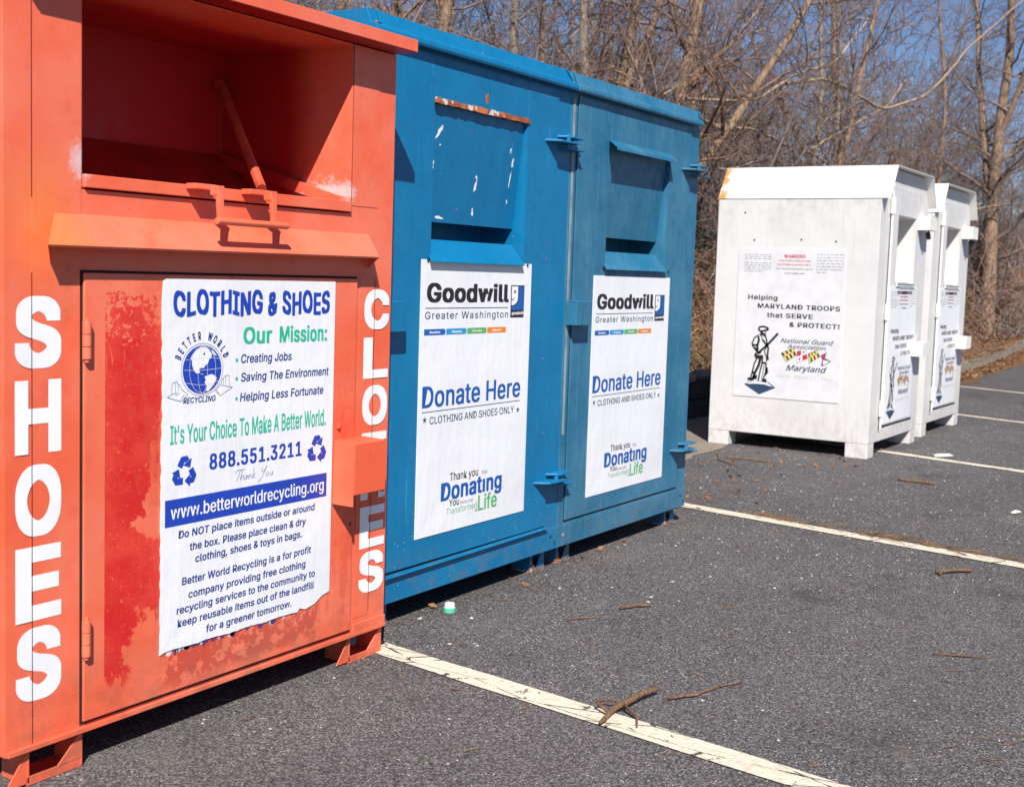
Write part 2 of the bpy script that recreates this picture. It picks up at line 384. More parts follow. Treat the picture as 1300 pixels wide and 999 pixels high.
class Print:
    """marks printed on a sheet, in sheet units u 0..W (metres), v 0..H (metres)"""
    def __init__(s, W, H): s.W, s.H = W, H; s.mb = MB(); s.lines = []
    def _pt(s, x, y, lv): return (x, -.0005*(lv+1)+.0001, y)
    def polygon(s, pts, m, lv=0, norm=True):
        if norm: pts = [(a*s.W, b*s.H) for a, b in pts]
        s.mb.face([s._pt(a, b, lv) for a, b in pts], m)
    def text(s, t, u0, u1, v, cap, m, bold=.012, shear=0., lv=0, space=1., rise=0., jit=0., own=True):
        V, F = text_geo(t, bold, shear, space)
        if not len(V): return
        lo, hi = caph(bold); X0, X1 = V[:, 0].min(), V[:, 0].max()
        x = (u0+(V[:, 0]-X0)/(X1-X0)*(u1-u0))*s.W; y = (v+(V[:, 1]-lo)/(hi-lo)*cap)*s.H
        if rise: y = y+(x-u0*s.W)*rise
        if jit: y = y+jit*np.sin(x/((u1-u0)*s.W)*6.283*len(t)*.37)*s.H
        mb = MB() if own else s.mb
        if own: s.lines.append(mb)
        b = len(mb.v); mb.v += [(a, -.0005*(lv+1)+.0001-d, c) for a, c, d in zip(x, y, V[:, 2])]; k = mb.idx(m)
        for f in F: mb.f.append(tuple(b+i for i in f)); mb.mi.append(k)
    def glyph(s, ch, cx, cy, h, w, ang, m, bold=.02, lv=0):     # metres, centred, rotated
        V, F = text_geo(ch, bold); lo, hi = caph(bold); c = (V[:, 0].min()+V[:, 0].max())/2; ww = V[:, 0].max()-V[:, 0].min()
        x = (V[:, 0]-c)/.72*w; y = (V[:, 1]-(lo+hi)/2)/(hi-lo)*h
        ca, sa = math.cos(ang), math.sin(ang)
        b = len(s.mb.v); s.mb.v += [(cx+p*ca-q*sa, -.0005*(lv+1)+.0001-d, cy+p*sa+q*ca) for p, q, d in zip(x, y, V[:, 2])]; k = s.mb.idx(m)
        for f in F: s.mb.f.append(tuple(b+i for i in f)); s.mb.mi.append(k)
    def stroke(s, pts, w, m, lv=0, norm=True, closed=False):
        P = np.array([(a*s.W, b*s.H) for a, b in pts] if norm else pts, float)
        if closed: P = np.vstack([P, P[:1]])
        w = np.full(len(P), w) if np.isscalar(w) else np.array(w)
        d = np.gradient(P, axis=0)
        if closed: d[0] = d[-1] = P[1]-P[-2]
        d /= np.linalg.norm(d, axis=1)[:, None]+1e-12; n = np.stack([-d[:, 1], d[:, 0]], 1)*w[:, None]/2
        for i in range(len(P)-1):
            s.mb.face([s._pt(*(P[i]-n[i]), lv), s._pt(*(P[i+1]-n[i+1]), lv), s._pt(*(P[i+1]+n[i+1]), lv), s._pt(*(P[i]+n[i]), lv)], m)
    def disc(s, cx, cy, rx, ry, m, lv=0, n=40):
        s.polygon([(cx+rx*math.cos(2*math.pi*i/n), cy+ry*math.sin(2*math.pi*i/n)) for i in range(n)], m, lv, False)
    def rect(s, u0, u1, v0, v1, m, lv=0): s.polygon([(u0, v0), (u1, v0), (u1, v1), (u0, v1)], m, lv)
    def star(s, u, v, r, m, lv=0):
        s.polygon([(u*s.W+r*(1 if i % 2 == 0 else .4)*math.sin(i*math.pi/5), v*s.H+r*(1 if i % 2 == 0 else .4)*math.cos(i*math.pi/5)) for i in range(10)], m, lv, False)
    def build(s, name, parent, mark='printed_marks'):
        for mb in s.lines: mb.build('lettering', parent)
        return s.mb.build(name if not s.lines or name != 'lettering' else mark, parent) if s.mb.f else None

def place(o, loc, side=False):     # sheet local origin; side=True turns it to face -X
    o.location = loc
    if side: o.rotation_euler = (0, 0, R(-90))
    return o
def sheet(name, parent, W, H, outline, mat, loc, side=False, t=.0012):
    mb = MB(); pts = outline or [(0, 0), (W, 0), (W, H), (0, H)]
    mb.prism([(a, b) for a, b in pts], 0, t, mat, 'y'); o = mb.build(name, parent); place(o, loc, side); return o

def recycle(P, cu, cv, r, m):
    cx, cy = cu*P.W, cv*P.H
    V = [(cx+r*math.cos(R(90-120*k)), cy-.12*r+r*math.sin(R(90-120*k))) for k in range(3)]
    lp = lambda p, q, t: (p[0]+(q[0]-p[0])*t, p[1]+(q[1]-p[1])*t)
    for k in range(3):
        p, v, n = V[k-1], V[k], V[(k+1) % 3]
        P.stroke([lp(p, v, .56), lp(p, v, .86), lp(v, n, .14), lp(v, n, .24)], .42*r, m, 0, False)
        b, tip = lp(v, n, .25), lp(v, n, .50); L = math.dist(v, n); nx, ny = -(n[1]-v[1])/L, (n[0]-v[0])/L; h = .38*r
        P.polygon([(b[0]+nx*h, b[1]+ny*h), tip, (b[0]-nx*h, b[1]-ny*h)], m, 1, False)

# ================================================================== ORANGE BIN
ob = thing('donation_bin', 'faded orange steel clothing bin with open chute and SHOES lettering', 'donation bin', (1.665, 2.365, 0))
b = MB(); W, D = 1.35, 1.10
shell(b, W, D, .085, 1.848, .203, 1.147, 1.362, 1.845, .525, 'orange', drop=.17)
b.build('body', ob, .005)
b = MB()     # overhanging top plate with folded lip
b.prism([(-.078, 1.852), (-.078, 1.888), (D+.01, 1.888), (D+.01, 1.884), (-.073, 1.884), (-.073, 1.852)], -.006, W+.004, 'orange')
b.box(-.006, W+.004, -.0725, D+.01, 1.8505, 1.8535, 'shaded_red')
b.build('roof', ob, .0025)
# raised cover strips along both posts
b = MB(); b.box(.069, .2, -.0015, -.0004, .092, 1.846, 'orange'); b.build('post_cover', ob)
b = MB(); b.box(1.151, 1.272, -.0015, -.0004, 1.385, 1.846, 'orange'); b.build('post_cover', ob)
b = MB(); b.box(1.20, 1.268, -.0015, -.0004, .14, 1.18, 'orange'); b.build('post_cover', ob)
for (x, za, zb) in ((.0685, .092, 1.17), (.0685, 1.335, 1.846), (1.2685, .15, 1.17), (1.1500, 1.385, 1.846)):
    b = MB(); b.box(x-.0009, x+.0009, -.0027, -.0024, za, zb, 'seam'); b.build('sheet_seam', ob)
# chute parts: tipping hopper plate, lip, struts, handle
b = MB()
b.slab([(.208, .012, 1.375), (1.142, .012, 1.375), (1.142, .23, 1.31), (.208, .23, 1.31)], (0, .001, -.004), 'shaded_red')
b.slab([(.208, .232, 1.31), (1.142, .232, 1.31), (1.142, .518, 1.540), (.208, .518, 1.540)], (0, .001, -.004), 'shaded_red')
b.box(.206, 1.143, -.010, .012, 1.366, 1.396, 'orange')
b.slab([(1.118, .015, 1.375), (1.141, .015, 1.375), (1.141, .51, 1.51), (1.118, .51, 1.51)], (0, 0, .035), 'orange')
b.build('hopper', ob, .002)
b = MB(); b.tube([(1.118, .50, 1.75), (.885, .10, 1.415)], .0145, 'strut_paint', 8); b.tube([(1.13, .505, 1.75), (1.10, .49, 1.75)], .018, 'orange', 10); b.build('strut', ob, smooth=False)
h = MB()
for x in (.525, .715):
    h.box(x-.02, x+.052, -.045, -.011, 1.385, 1.399, 'orange')
    h.box(x+.028, x+.052, -.072, -.045, 1.372, 1.396, 'orange')
    h.slab([(x+.03, -.072, 1.39), (x+.05, -.072, 1.39), (x+.045, -.080, 1.305), (x+.03, -.080, 1.305)], (0, .012, 0), 'orange')
h.tube([(.545, -.078, 1.308), (.80, -.078, 1.308)], .0095, 'orange', 8)
h.build('handle', ob, .002)
# rain awning above the door
b = MB(); x0, x1 = .118, 1.28
b.poly([(x0+.012, 0, 1.305), (x1-.045, 0, 1.305), (x1-.062, -.058, 1.238), (x0-.06+.012, -.058, 1.232), (x0+.012, 0, 1.301), (x1-.045, 0, 1.301), (x1-.062, -.055, 1.233), (x0-.06+.012, -.055, 1.227)],
       [(0,1,2,3), (7,6,5,4), (3,2,6,7), (1,5,6,2), (0,3,7,4), (0,4,5,1)], 'orange')
b.poly([(x1-.045, -.001, 1.30), (x1-.063, -.054, 1.234), (x1-.05, -.001, 1.20)], [(0,1,2)], 'orange')
b.poly([(x0+.012, -.001, 1.30), (x0-.046, -.054, 1.229), (x0-.0, -.001, 1.19)], [(0,1,2)], 'orange')
b.build('awning', ob)
# door
door = MB(); door.box(.203, 1.178, -.010, -.002, .112, 1.172, 'door_orange'); door = door.build('door', ob, .003)
b = MB(); b.box(.197, 1.184, -.0018, -.0006, .104, 1.178, 'seam'); b.build('door_gap', ob)
for zc in (1.016, .315):
    b = MB()
    for i in range(3): b.tube([(.204, -.018, zc-.042+i*.029), (.204, -.018, zc-.015+i*.029)], .0105, 'door_orange', 10)
    b.tube([(.204, -.018, zc-.05), (.204, -.018, zc+.052)], .006, 'door_orange', 8)
    b.build('hinge', door, .001)
# lower sill and lock box
b = MB(); b.box(.0, 1.345, -.012, -.0006, .087, .100, 'orange'); b.box(1.19, 1.345, -.010, -.0006, .1, .125, 'orange'); b.build('bottom_rail', ob, .0015)
b = MB()
b.prism([(-.0005, .700), (-.095, .697), (-.095, .547), (-.091, .547), (-.091, .693), (-.0005, .696)], 1.078, 1.224, 'orange')
b.box(1.078, 1.082, -.091, -.0115, .512, .695, 'orange'); b.box(1.220, 1.224, -.091, -.001, .540, .695, 'orange')
b.build('lock_box', ob, .002)
b = MB(); b.tube([(1.10, -.013, .735), (1.10, -.013, .75)], .007, 'orange', 8); b.build('bolt', ob)
b = MB(); b.tube([(1.165, .0, .44), (1.165, -.012, .44)], .004, 'dark', 8); b.build('bolt', ob)
# skid feet: U channels
def orange_foot(x0, x1):
    f = MB()
    f.box(x0, x1, .004, .10, .001, .006, 'orange')
    f.poly([(x0, .004, .006), (x0, .004, .086), (x0, .10, .086), (x0, .10, .006), (x0+.005, .004, .006), (x0+.005, .004, .086), (x0+.005, .10, .086), (x0+.005, .10, .006)],
           [(0,1,2,3), (7,6,5,4), (0,4,5,1), (2,6,7,3)], 'orange')
    f.box(x0, x1, .004, .008, .006, .022, 'orange')
    f.poly([(x1-.005, .003, .006), (x1-.005, .003, .086), (x1-.005, .10, .086), (x1-.005, .10, .006), (x1, .003, .006), (x1, .003, .086), (x1, .10, .086), (x1, .10, .006)],
           [(0,1,2,3), (7,6,5,4), (0,4,5,1), (2,6,7,3)], 'orange')
    f.prism([(x1-.07, .022), (x1-.004, .086), (x1-.004, .022)], .003, .007, 'orange', 'y')
    f.prism([(x0+.002, .006), (x0+.004, .086), (x0-.055, .006)], .006, .010, 'orange', 'y')
    return f
orange_foot(1.19, 1.345).build('foot', ob, .001); orange_foot(.06, .21).build('foot', ob, .001)
for x in (1.19, .06):
    b = MB(); b.box(x, x+.155, D-.10, D, .001, .0845, 'orange'); b.build('foot', ob, .002)
# painted-on letters
def col_letters(word, x0, x1, spans, lv):
    P = Print(1, 1)
    for ch, (zt, zb) in zip(word, spans):
        V, F = text_geo(ch, .036); X0, X1, Y0, Y1 = V[:, 0].min(), V[:, 0].max(), V[:, 1].min(), V[:, 1].max()
        bb = len(P.mb.v); k = P.mb.idx('i_white')
        P.mb.v += [(x0+(a-X0)/(X1-X0)*(x1-x0), -.0019-d, zb+(c-Y0)/(Y1-Y0)*(zt-zb)) for a, c, d in V]
        for f in F: P.mb.f.append(tuple(bb+i for i in f)); P.mb.mi.append(k)
    return P
SH = [(1.118, .957), (.931, .766), (.741, .578), (.555, .385), (.369, .199)]
col_letters('SHOES', .0255, .146, SH, 0).build('shoes_lettering', ob)
CL = [(1.141, 1.020), (.996, .872), (.850, .728), (.706, .585), (.565, .50), (.478, .350), (.337, .209)]
col_letters('CLOTHES', 1.221, 1.340, CL, 0).build('clothes_lettering', ob)

# the big poster
PW, PH = .642, .945
rnd = random.Random(3)
out = [(0.0, 0.0)]
uu = sorted(rnd.random() for _ in range(46))
for q in uu: out.append((PW*(.01+.78*q), .0022*rnd.random()+.0015*math.sin(q*23)+.003))
out += [(PW*.80, .012), (PW*.84, .004), (PW*.90, .012), (PW*.95, .030), (PW*.998, .036), (PW, .05), (PW*1.002, PH)]
out += [(.012, PH), (0.004, PH-.008), (0.001, PH-.05)]
for i in range(1, 40): out.append((.004*rnd.random()*(1 if i % 2 else .1)+(.002 if 6 < i < 16 else 0), PH-.05-(PH-.05)*i/40))
pz = .217
poster = sheet('poster', ob, PW, PH, out, 'paper', (.431, -.0132, pz), t=.003)
tag(poster, 'white sheet with blue and green clothing and shoes lettering')
P = Print(PW, PH)
P.text('CLOTHING & SHOES', .054, .965, .900, .072, 'i_blue', .045, jit=.004)
P.text('Our', .431, .60, .820, .050, 'i_green', .035); P.text('Mission:', .645, .950, .820, .050, 'i_green', .035)
for t, a, c, v in (('Creating Jobs', .419, .722, .768), ('Saving The Environment', .420, .966, .716), ('Helping Less Fortunate', .416, .932, .660)):
    P.text(t, a, c, v, .025, 'i_navy', .018, .12); P.disc(.396*PW, (v+.009)*PH, .0052, .0052, 'i_green', n=12)
P.text("It's Your Choice To Make A Better World.", .043, .952, .562, .052, 'i_green', .02)
P.text('888.551.3211', .250, .796, .479, .046, 'i_blue', .03, space=1.02)
P.rect(.020, .966, .342, .415, 'i_blue')
P.text('www.betterworldrecycling.org', .049, .946, .361, .037, 'i_white', .012, lv=1)
for t, a, c, v in (('Do NOT place items outside or around', .090, .889, .306), ('the box. Please place clean & dry', .149, .832, .267),
                   ('clothing, shoes & toys in bags.', .179, .807, .231), ('Better World Recycling is a for profit', .110, .869, .176),
                   ('company providing free clothing', .144, .835, .136), ('recycling services to the community to', .083, .898, .099),
                   ('keep reusable items out of the landfill', .089, .893, .063), ('for a greener tomorrow.', .241, .747, .026)):
    P.text(t, a, c, v, .0215, 'i_navy', .022, .06)
P.build('lettering', poster, 'bullet_marks')
# handwritten thanks, drawn with pen strokes
P = Print(PW, PH)
def script(strokes, u0, v0, su, sv, w, m):
    for st in strokes:
        pts = []
        for i in range(len(st)-1):
            p0 = st[max(i-1, 0)]; p1 = st[i]; p2 = st[i+1]; p3 = st[min(i+2, len(st)-1)]
            for t in (0, .25, .5, .75):
                pts.append(tuple(.5*((2*p1[k])+(-p0[k]+p2[k])*t+(2*p0[k]-5*p1[k]+4*p2[k]-p3[k])*t*t+(-p0[k]+3*p1[k]-3*p2[k]+p3[k])*t**3) for k in (0, 1)))
        pts.append(st[-1])
        P.stroke([(u0+(a+.25*c)*su, v0+c*sv) for a, c in pts], w, m)
script([[(.2,.8),(.6,1.0),(1.1,.95),(1.5,1.05)], [(.85,1.0),(.8,.5),(.6,0)], [(1.1,1.0),(1.15,.5),(1.1,0),(1.25,.4),(1.45,.4),(1.45,0)], [(1.95,.35),(1.7,.35),(1.65,.05),(1.9,.1),(2.0,.4),(2.0,.02)],
        [(2.2,.4),(2.2,0),(2.3,.35),(2.5,.38),(2.55,.0)], [(2.75,1.0),(2.75,0)], [(3.1,.45),(2.8,.2),(3.2,0)], [(3.9,1.0),(3.9,.6),(4.2,.5),(4.5,1.05)], [(4.5,1.05),(4.25,.3),(3.9,-.3),(3.6,-.4)],
        [(4.8,.4),(4.6,.15),(4.8,0),(5.0,.2),(4.85,.42)], [(5.2,.4),(5.2,.05),(5.4,.05),(5.55,.4),(5.55,.02)]], .376, .436, .043, .030, .0013, 'i_navy')
P.build('thank_you_script', poster)
for (cu, cv) in ((.118, .489), (.897, .496)):
    P = Print(PW, PH); recycle(P, cu, cv, .043, 'i_blue'); P.build('recycling_symbol', poster)
# globe in two open hands
P = Print(PW, PH)
def G(x, y): return ((x-465)/200*.105+.207, -(y-560)/265*.0665+.757)
gc = G(465, 560)
P.stroke([(gc[0]+.112*math.cos(t*math.pi/24), gc[1]+.0705*math.sin(t*math.pi/24)) for t in range(48)], .0012, 'i_navy', closed=True)
P.disc(gc[0]*PW, gc[1]*PH, .103*PW, .0655*PH, 'i_blue', 0, 48)
for poly in ([(345,430),(370,380),(400,350),(440,318),(500,315),(530,350),(560,395),(555,430),(530,455),(520,495),(490,520),(480,545),(450,540),(430,555),(440,590),(420,600),(395,590),(375,560),(360,500),(360,460)],
             [(430,595),(470,610),(480,620),(462,612)], [(485,640),(520,625),(560,615),(600,640),(610,665),(590,720),(560,760),(530,800),(500,790),(512,745),(488,700),(500,670)], [(560,345),(585,380),(612,420),(590,415),(560,380)], [(480,372),(495,400),(470,398)]):
    P.polygon([G(*p) for p in poly], 'paper', 1)
P.polygon([G(*p) for p in ((478,372),(488,400),(468,398))], 'i_blue', 2)
for yy, bow in ((450, -16), (555, 10), (690, 34)):
    hw = 195*math.sqrt(max(0, 1-((yy-560)/265)**2))*.97
    P.stroke([G(465+hw*t/6, yy+bow*(1-(t/6)**2)) for t in range(-6, 7)], .0009, 'paper', 2)
for k in (-.68, -.25, .25, .68):
    P.stroke([G(465+195*k*math.sqrt(max(0, 1-(t/8)**2)), 560+258*t/8) for t in range(-8, 9)], .0009, 'paper', 3)
for hand in ([(120,828),(165,800),(165,690),(180,675),(195,690),(196,672),(212,668),(225,700),(240,705),(262,760),(320,812),(260,885),(190,860),(120,828)],
             [(780,775),(745,770),(742,650),(715,635),(705,655),(690,645),(682,672),(665,680),(658,730),(595,800),(655,860),(700,825),(780,775)]):
    P.stroke([G(*p) for p in hand], .0011, 'i_navy', 1)
for fs in ([(195,690),(200,780)], [(225,700),(228,770)], [(165,800),(200,790),(245,795),(200,815)], [(250,870),(285,815)], [(705,655),(705,730)], [(682,672),(680,735)], [(745,770),(700,752),(660,745)], [(640,850),(612,790)]):
    P.stroke([G(*p) for p in fs], .0010, 'i_navy', 1)
for i, ch in enumerate('BETTER'):
    a = R(157-i*12.0); P.glyph(ch, gc[0]*PW+.0880*math.cos(a), gc[1]*PH+.0870*math.sin(a), .021, .015, a-math.pi/2, 'i_navy', .03)
for i, ch in enumerate('WORLD'):
    a = R(73-i*12.4); P.glyph(ch, gc[0]*PW+.0880*math.cos(a), gc[1]*PH+.0870*math.sin(a), .021, .015, a-math.pi/2, 'i_navy', .03)
P.text('RECYCLING', .108, .280, .6685, .016, 'i_navy', .02, .2, own=False)
P.build('globe_emblem', poster)
# remains of an older sheet under the torn edge
P = Print(PW, PH); rnd = random.Random(8)
for i in range(26):
    u = rnd.random()*.76+.01; w = .006+rnd.random()*.03; v0 = -.002-.008*rnd.random()**2
    P.polygon([(u, v0), (u+w*.6, v0-.004), (u+w, v0+.004), (u+w*1.1, .004), (u, .004)], rnd.choice(['i_purple', 'i_purple', 'paper_old', 'i_ltblue']), 0)
P.polygon([(.80, .018), (.84, .008), (.89, .010), (.96, .034), (.93, .045), (.84, .04)], 'i_ltblue', 0)
o = P.build('torn_remains', ob); o.location = (.431, -.0102, pz)

# ================================================================== BLUE BINS
def bubble_logo(P, u0, u1, v0, v1):
    def q(a, b): return (u0+a*(u1-u0), v0+b*(v1-v0))
    P.polygon([q(0, 0), q(1, 0), q(1, 1), q(0, 1)], 'i_black', 0)
    P.polygon([q(.05, .235), q(.94, .235), q(.94, .965), q(.05, .965)], 'i_gblue', 1)
    ar = [q(.04, .965), q(.50, .965), q(.50, .62)]+[q(.04+.46*math.cos(t*math.pi/16), .60-.22*math.sin(t*math.pi/16)) for t in range(0, 9)]
    P.polygon([q(.04, .965), q(.56, .965), q(.56, .62)]+[q(.04+.52*math.cos(t*math.pi/16), .60-.25*math.sin(t*math.pi/16)) for t in range(0, 9)], 'i_black', 2)
    P.polygon(ar, 'i_white', 3)
    c = q(.27, .80); P.disc(c[0]*P.W, c[1]*P.H, .06*(u1-u0)*P.W, .055*(v1-v0)*P.H, 'i_black', 4, 14)
    P.stroke([q(.04, .56), q(.12, .545), q(.20, .565), q(.27, .61)], .003, 'i_black', 4)
    P.text('goodwill', q(.06, 0)[0], q(.94, 0)[0], q(0, .09)[1], .10*(v1-v0), 'i_white', .03, lv=4, own=False)
def blue_poster(root, x, z, W, H):
    s = sheet('poster', root, W, H, None, 'paper', (x, -.0082, z), t=.0022)
    P = Print(W, H)
    P.text('Goodwill', .048, .779, .846, .074, 'i_black', .045)
    P.rect(.039, .773, .826, .829, 'i_black'); P.text('Greater Washington', .037, .776, .789, .026, 'i_dark', .004, space=1.12)
    cols = ('i_bar', 'i_cyan', 'i_grass', 'i_orange'); words = ('Donations', 'Shopping', 'Education', 'Employment')
    for i in range(4):
        a = .033+i*.1825; c2 = a+.178
        P.polygon([(a, .731), (c2-.008, .731), (c2, .742), (c2-.008, .753), (a, .753)] if i < 3 else [(a, .731), (c2, .731), (c2, .753), (a, .753)], cols[i])
        P.text(words[i], a+.045, a+.132, .7375, .0085, 'i_white', .03, lv=1)
    P.text('Donate Here', .031, .922, .470, .080, 'i_gblue', .02)
    P.rect(.032, .922, .454, .457, 'i_dark'); P.text('CLOTHING AND SHOES ONLY', .097, .865, .410, .027, 'i_dark', .006)
    P.star(.056, .428, .013, 'i_dark'); P.star(.905, .419, .013, 'i_dark')
    P.text('Thank you', .282, .536, .187, .030, 'i_black', .01); P.text('for', .571, .625, .187, .016, 'i_dark', 0.)
    P.text('Donat\u0131ng', .208, .765, .115, .072, 'i_gblue', .035); P.text('.', .780, .787, .115, .008, 'i_black', .03)
    P.text('You', .282, .369, .091, .027, 'i_black', .01); P.text('have just', .380, .495, .091, .013, 'i_dark', 0.)
    P.text('Transformed', .260, .532, .062, .023, 'i_ltgreen', 0.); P.text('a', .518, .536, .048, .012, 'i_black', .0)
    P.text('Life', .544, .722, .047, .062, 'i_ltgreen', .02); P.text('.', .735, .742, .047, .008, 'i_black', .03)
    P.build('lettering', s)
    P = Print(W, H); bubble_logo(P, .798, .932, .788, .915); P.build('smiling_face_logo', s)
    return s
def tab(root, x, z, m):
    b = MB()
    b.prism([(x-.005, 0), (x+.145, 0), (x+.18, -.035), (x+.165, -.066), (x+.04, -.062)], z-.004, z+.004, m, 'z')
    b.prism([(x+.09, 0), (x+.235, 0), (x+.235, -.045), (x+.14, -.055), (x+.12, -.04)], z+.020, z+.028, m, 'z')
    b.prism([(x+.12, 0), (x+.245, 0), (x+.245, -.048), (x+.13, -.045)], z-.024, z-.017, m, 'z')
    b.tube([(x+.13, -.035, z-.02), (x+.13, -.035, z+.034)], .010, m, 8)
    return b.build('hasp', root, .0015)
def blue_bin(x0, m, label, first, poster):
    W, D, Yb = 1.248, 1.18, 2.52
    t = thing('donation_bin', label, 'donation bin', (x0, Yb, 0), group='blue donation bins side by side')
    b = MB(); shell(b, W, D, .083, 1.955, .321, .913, 1.243, 1.772, .20, m); b.build('body', t, .004)
    b = MB()     # roof cap with a rounded drip lip
    b.prism([(.012, 2.016), (-.006, 1.972), (-.026, 1.966), (-.034, 1.956), (-.036, 1.943), (-.032, 1.934), (-.026, 1.934), (-.023, 1.940), (-.0005, 1.940), (-.0005, 1.9555), (D+.004, 1.9555), (D+.004, 2.016)], -.028 if first else .001, W-.001 if first else W-.035, m)
    if not first: b.box(W-.0345, W, .0, D+.004, 1.9555, 2.012, m)
    b.build('roof', t, .002)
    b = MB()
    if first: b.tube([(.0, -.01, 1.975), (-.02, .20, 2.018)], .004, 'rust', 6)
    b.build('weld_bead', t) if first else None; b = MB()
    b.slab([(.004, -.014, 1.973), (.012, -.014, 1.973), (.03, .010, 2.018), (.022, .010, 2.018)], (0, -.004, 0), m)
    b.build('weld_bead', t); b = MB()
    b.slab([(W-.02, -.014, 1.973), (W-.012, -.014, 1.973), (W-.03, .010, 2.018), (W-.038, .010, 2.018)], (0, -.004, 0), m)
    b.build('weld_bead', t)
    # door sheet round the chute (a frame of four plates) standing proud
    b = MB(); y0, y1 = -.0062, -.0006
    zt, zb = 1.925, .190
    b.box(.052, .318, y0, y1, zb, zt, m); b.box(.916, 1.142, y0, y1, zb, zt, m)
    b.box(.3185, .9155, y0+.0006, y1, zb, 1.2405, m); b.box(.3185, .9155, y0+.0006, y1, 1.7745, zt, m)
    door = b.build('door', t, .0012)
    b = MB(); b.box(.048, 1.146, -.0005, -.0002, .181, .1895, 'seam'); b.box(.0475, .0515, -.0005, -.0002, .19, 1.925, 'seam'); b.box(1.1425, 1.146, -.0005, -.0002, .19, 1.925, 'seam'); b.build('door_gap', t)
    b = MB()
    if first: b.slab([(.0, -.022, .176), (1.146, -.022, .184), (1.146, -.0005, .186), (.0, -.0005, .178)], (0, 0, -.004), m)
    b.box(.0, 1.246, -.0065, -.0006, .084, .172, m); b.tube([(.04, -.0065, .13), (.04, -.010, .13)], .009, 'primer', 8); b.tube([(1.19, -.0065, .14), (1.19, -.009, .14)], .007, 'dark', 8)
    b.tube([(1.225, -.0065, .11), (1.225, -.009, .11)], .006, 'dark', 8)
    b.build('kick_plate', t, .0015)
    if not first:
        b = MB(); b.box(.012, .026, -.0025, -.0005, .55, 1.91, 'primer'); b.build('edge_strip', t)
    # swinging chute flap, dark slot and sloping sill
    f = MB(); f.slab([(.325, .006, 1.768), (.909, .006, 1.768), (.909, .047, 1.372), (.325, .047, 1.372)], (0, .003, 0), m)
    if first:
        rr = random.Random(5)
        def chip(x, z, w, h, sl=0):
            yy = lambda zz: .006+(1.768-zz)/(1.768-1.372)*.041-.0008
            n = 11; pts = []
            for i in range(n):
                a = 2*math.pi*i/n; r = .45+.75*rr.random(); cx = math.cos(a)*w*r; cz = math.sin(a)*h*r
                pts.append((x+cx+sl*cz, yy(z+cz), z+cz))
            f.face(pts, 'i_white')
        for c in ((.375, 1.676, .010, .022, .7), (.392, 1.695, .008, .010), (.362, 1.575, .005, .008), (.360, 1.555, .006, .012), (.358, 1.51, .007, .026), (.63, 1.545, .006, .009), (.632, 1.515, .008, .028, .2), (.628, 1.418, .007, .016),
                  (.835, 1.66, .007, .01), (.858, 1.615, .007, .024), (.852, 1.55, .004, .04, .1), (.848, 1.47, .004, .009), (.43, 1.388, .030, .006), (.39, 1.635, .004, .004)): chip(*c)
    f.build('chute_flap', t)
    f = MB(); f.slab([(.323, .047, 1.312), (.911, .047, 1.312), (.895, -.026, 1.236), (.298, -.026, 1.236)], (0, 0, -.004), m)
    f.box(.323, .911, .048, .052, 1.244, 1.312, m)
    f.poly([(.911, .047, 1.31), (.894, -.024, 1.237), (.913, .0, 1.236)], [(0,1,2)], m)
    f.tube([(.30, -.006, 1.238), (.30, -.012, 1.238)], .006, 'dark', 6); f.tube([(.94, -.006, 1.236), (.94, -.012, 1.236)], .006, 'dark', 6)
    f.build('chute_sill', t, .001)
    if first:
        f = MB(); rr = random.Random(2); n = 30
        for i in range(n):
            a, c = .322+.60*i/n, .322+.60*(i+1)/n-.0002; e = .006+.006*rr.random()
            f.box(a, c, -.011-.003*rr.random(), -.001, 1.769-.003*rr.random(), 1.778+e*.8, 'rust')
        f.build('rusted_hinge_strip', t); f = MB(); f.face([(.62, -.0072, 1.835), (.64, -.0072, 1.84), (.645, -.0072, 1.815), (.635, -.0072, 1.80), (.625, -.0072, 1.812)], 'rust'); f.build('rust_spot', door)
    else:
        f = MB()
        f.slab([(.314, -.0065, 1.778), (.905, -.0065, 1.778), (.885, -.056, 1.746), (.298, -.056, 1.746)], (0, 0, -.004), m)
        f.slab([(.298, -.056, 1.7455), (.885, -.056, 1.7455), (.885, -.058, 1.733), (.298, -.058, 1.733)], (0, .003, 0), m)
        f.build('chute_awning', t, .0008)
    b = MB()
    xr = .128
    b.slab([(.004, -.0068, 1.102), (xr, -.0068, 1.102), (xr, -.056, 1.098), (.004, -.056, 1.098)], (0, 0, -.004), m)
    b.box(.004, xr, -.056, -.052, 1.002, 1.094, m); b.box(xr-.004, xr, -.052, -.007, 1.002, 1.094, m); b.box(.004, .008, -.052, -.007, 1.002, 1.094, m)
    b.build('lock_box', t, .0015)
    tab(t, 1.042, 1.722, m); tab(t, 1.042, .378, m)
    for xa in (.055, 1.10):
        f = MB(); f.box(xa, xa+.125, .035, .125, .001, .006, 'rust')
        f.prism([(xa, .006), (xa+.004, .006), (xa+.030, .0825), (xa+.008, .0825)], .035, .12, m, 'y')
        f.prism([(.036, .006), (.115, .006), (.115, .0825), (.10, .0825)], xa+.118, xa+.122, m)
        f.slab([(xa+.055, .036, .006), (xa+.118, .036, .006), (xa+.118, .036, .0825), (xa+.104, .036, .0825)], (0, .003, 0), m)
        f.slab([(xa+.0, .036, .006), (xa+.04, .036, .006), (xa+.02, .036, .060), (xa+.015, .036, .060)], (0, .003, 0), 'rust')
        f.build('foot', t)
        f = MB(); f.box(xa, xa+.125, D-.13, D-.04, .001, .082, m); f.build('foot', t, .001)
    blue_poster(t, *poster)
    return t
blue_bin(3.10, 'blue1', 'bright blue steel bin with rusty chute edge and white paint chips, beside the orange bin', True, (.265, .279, .708, .962))
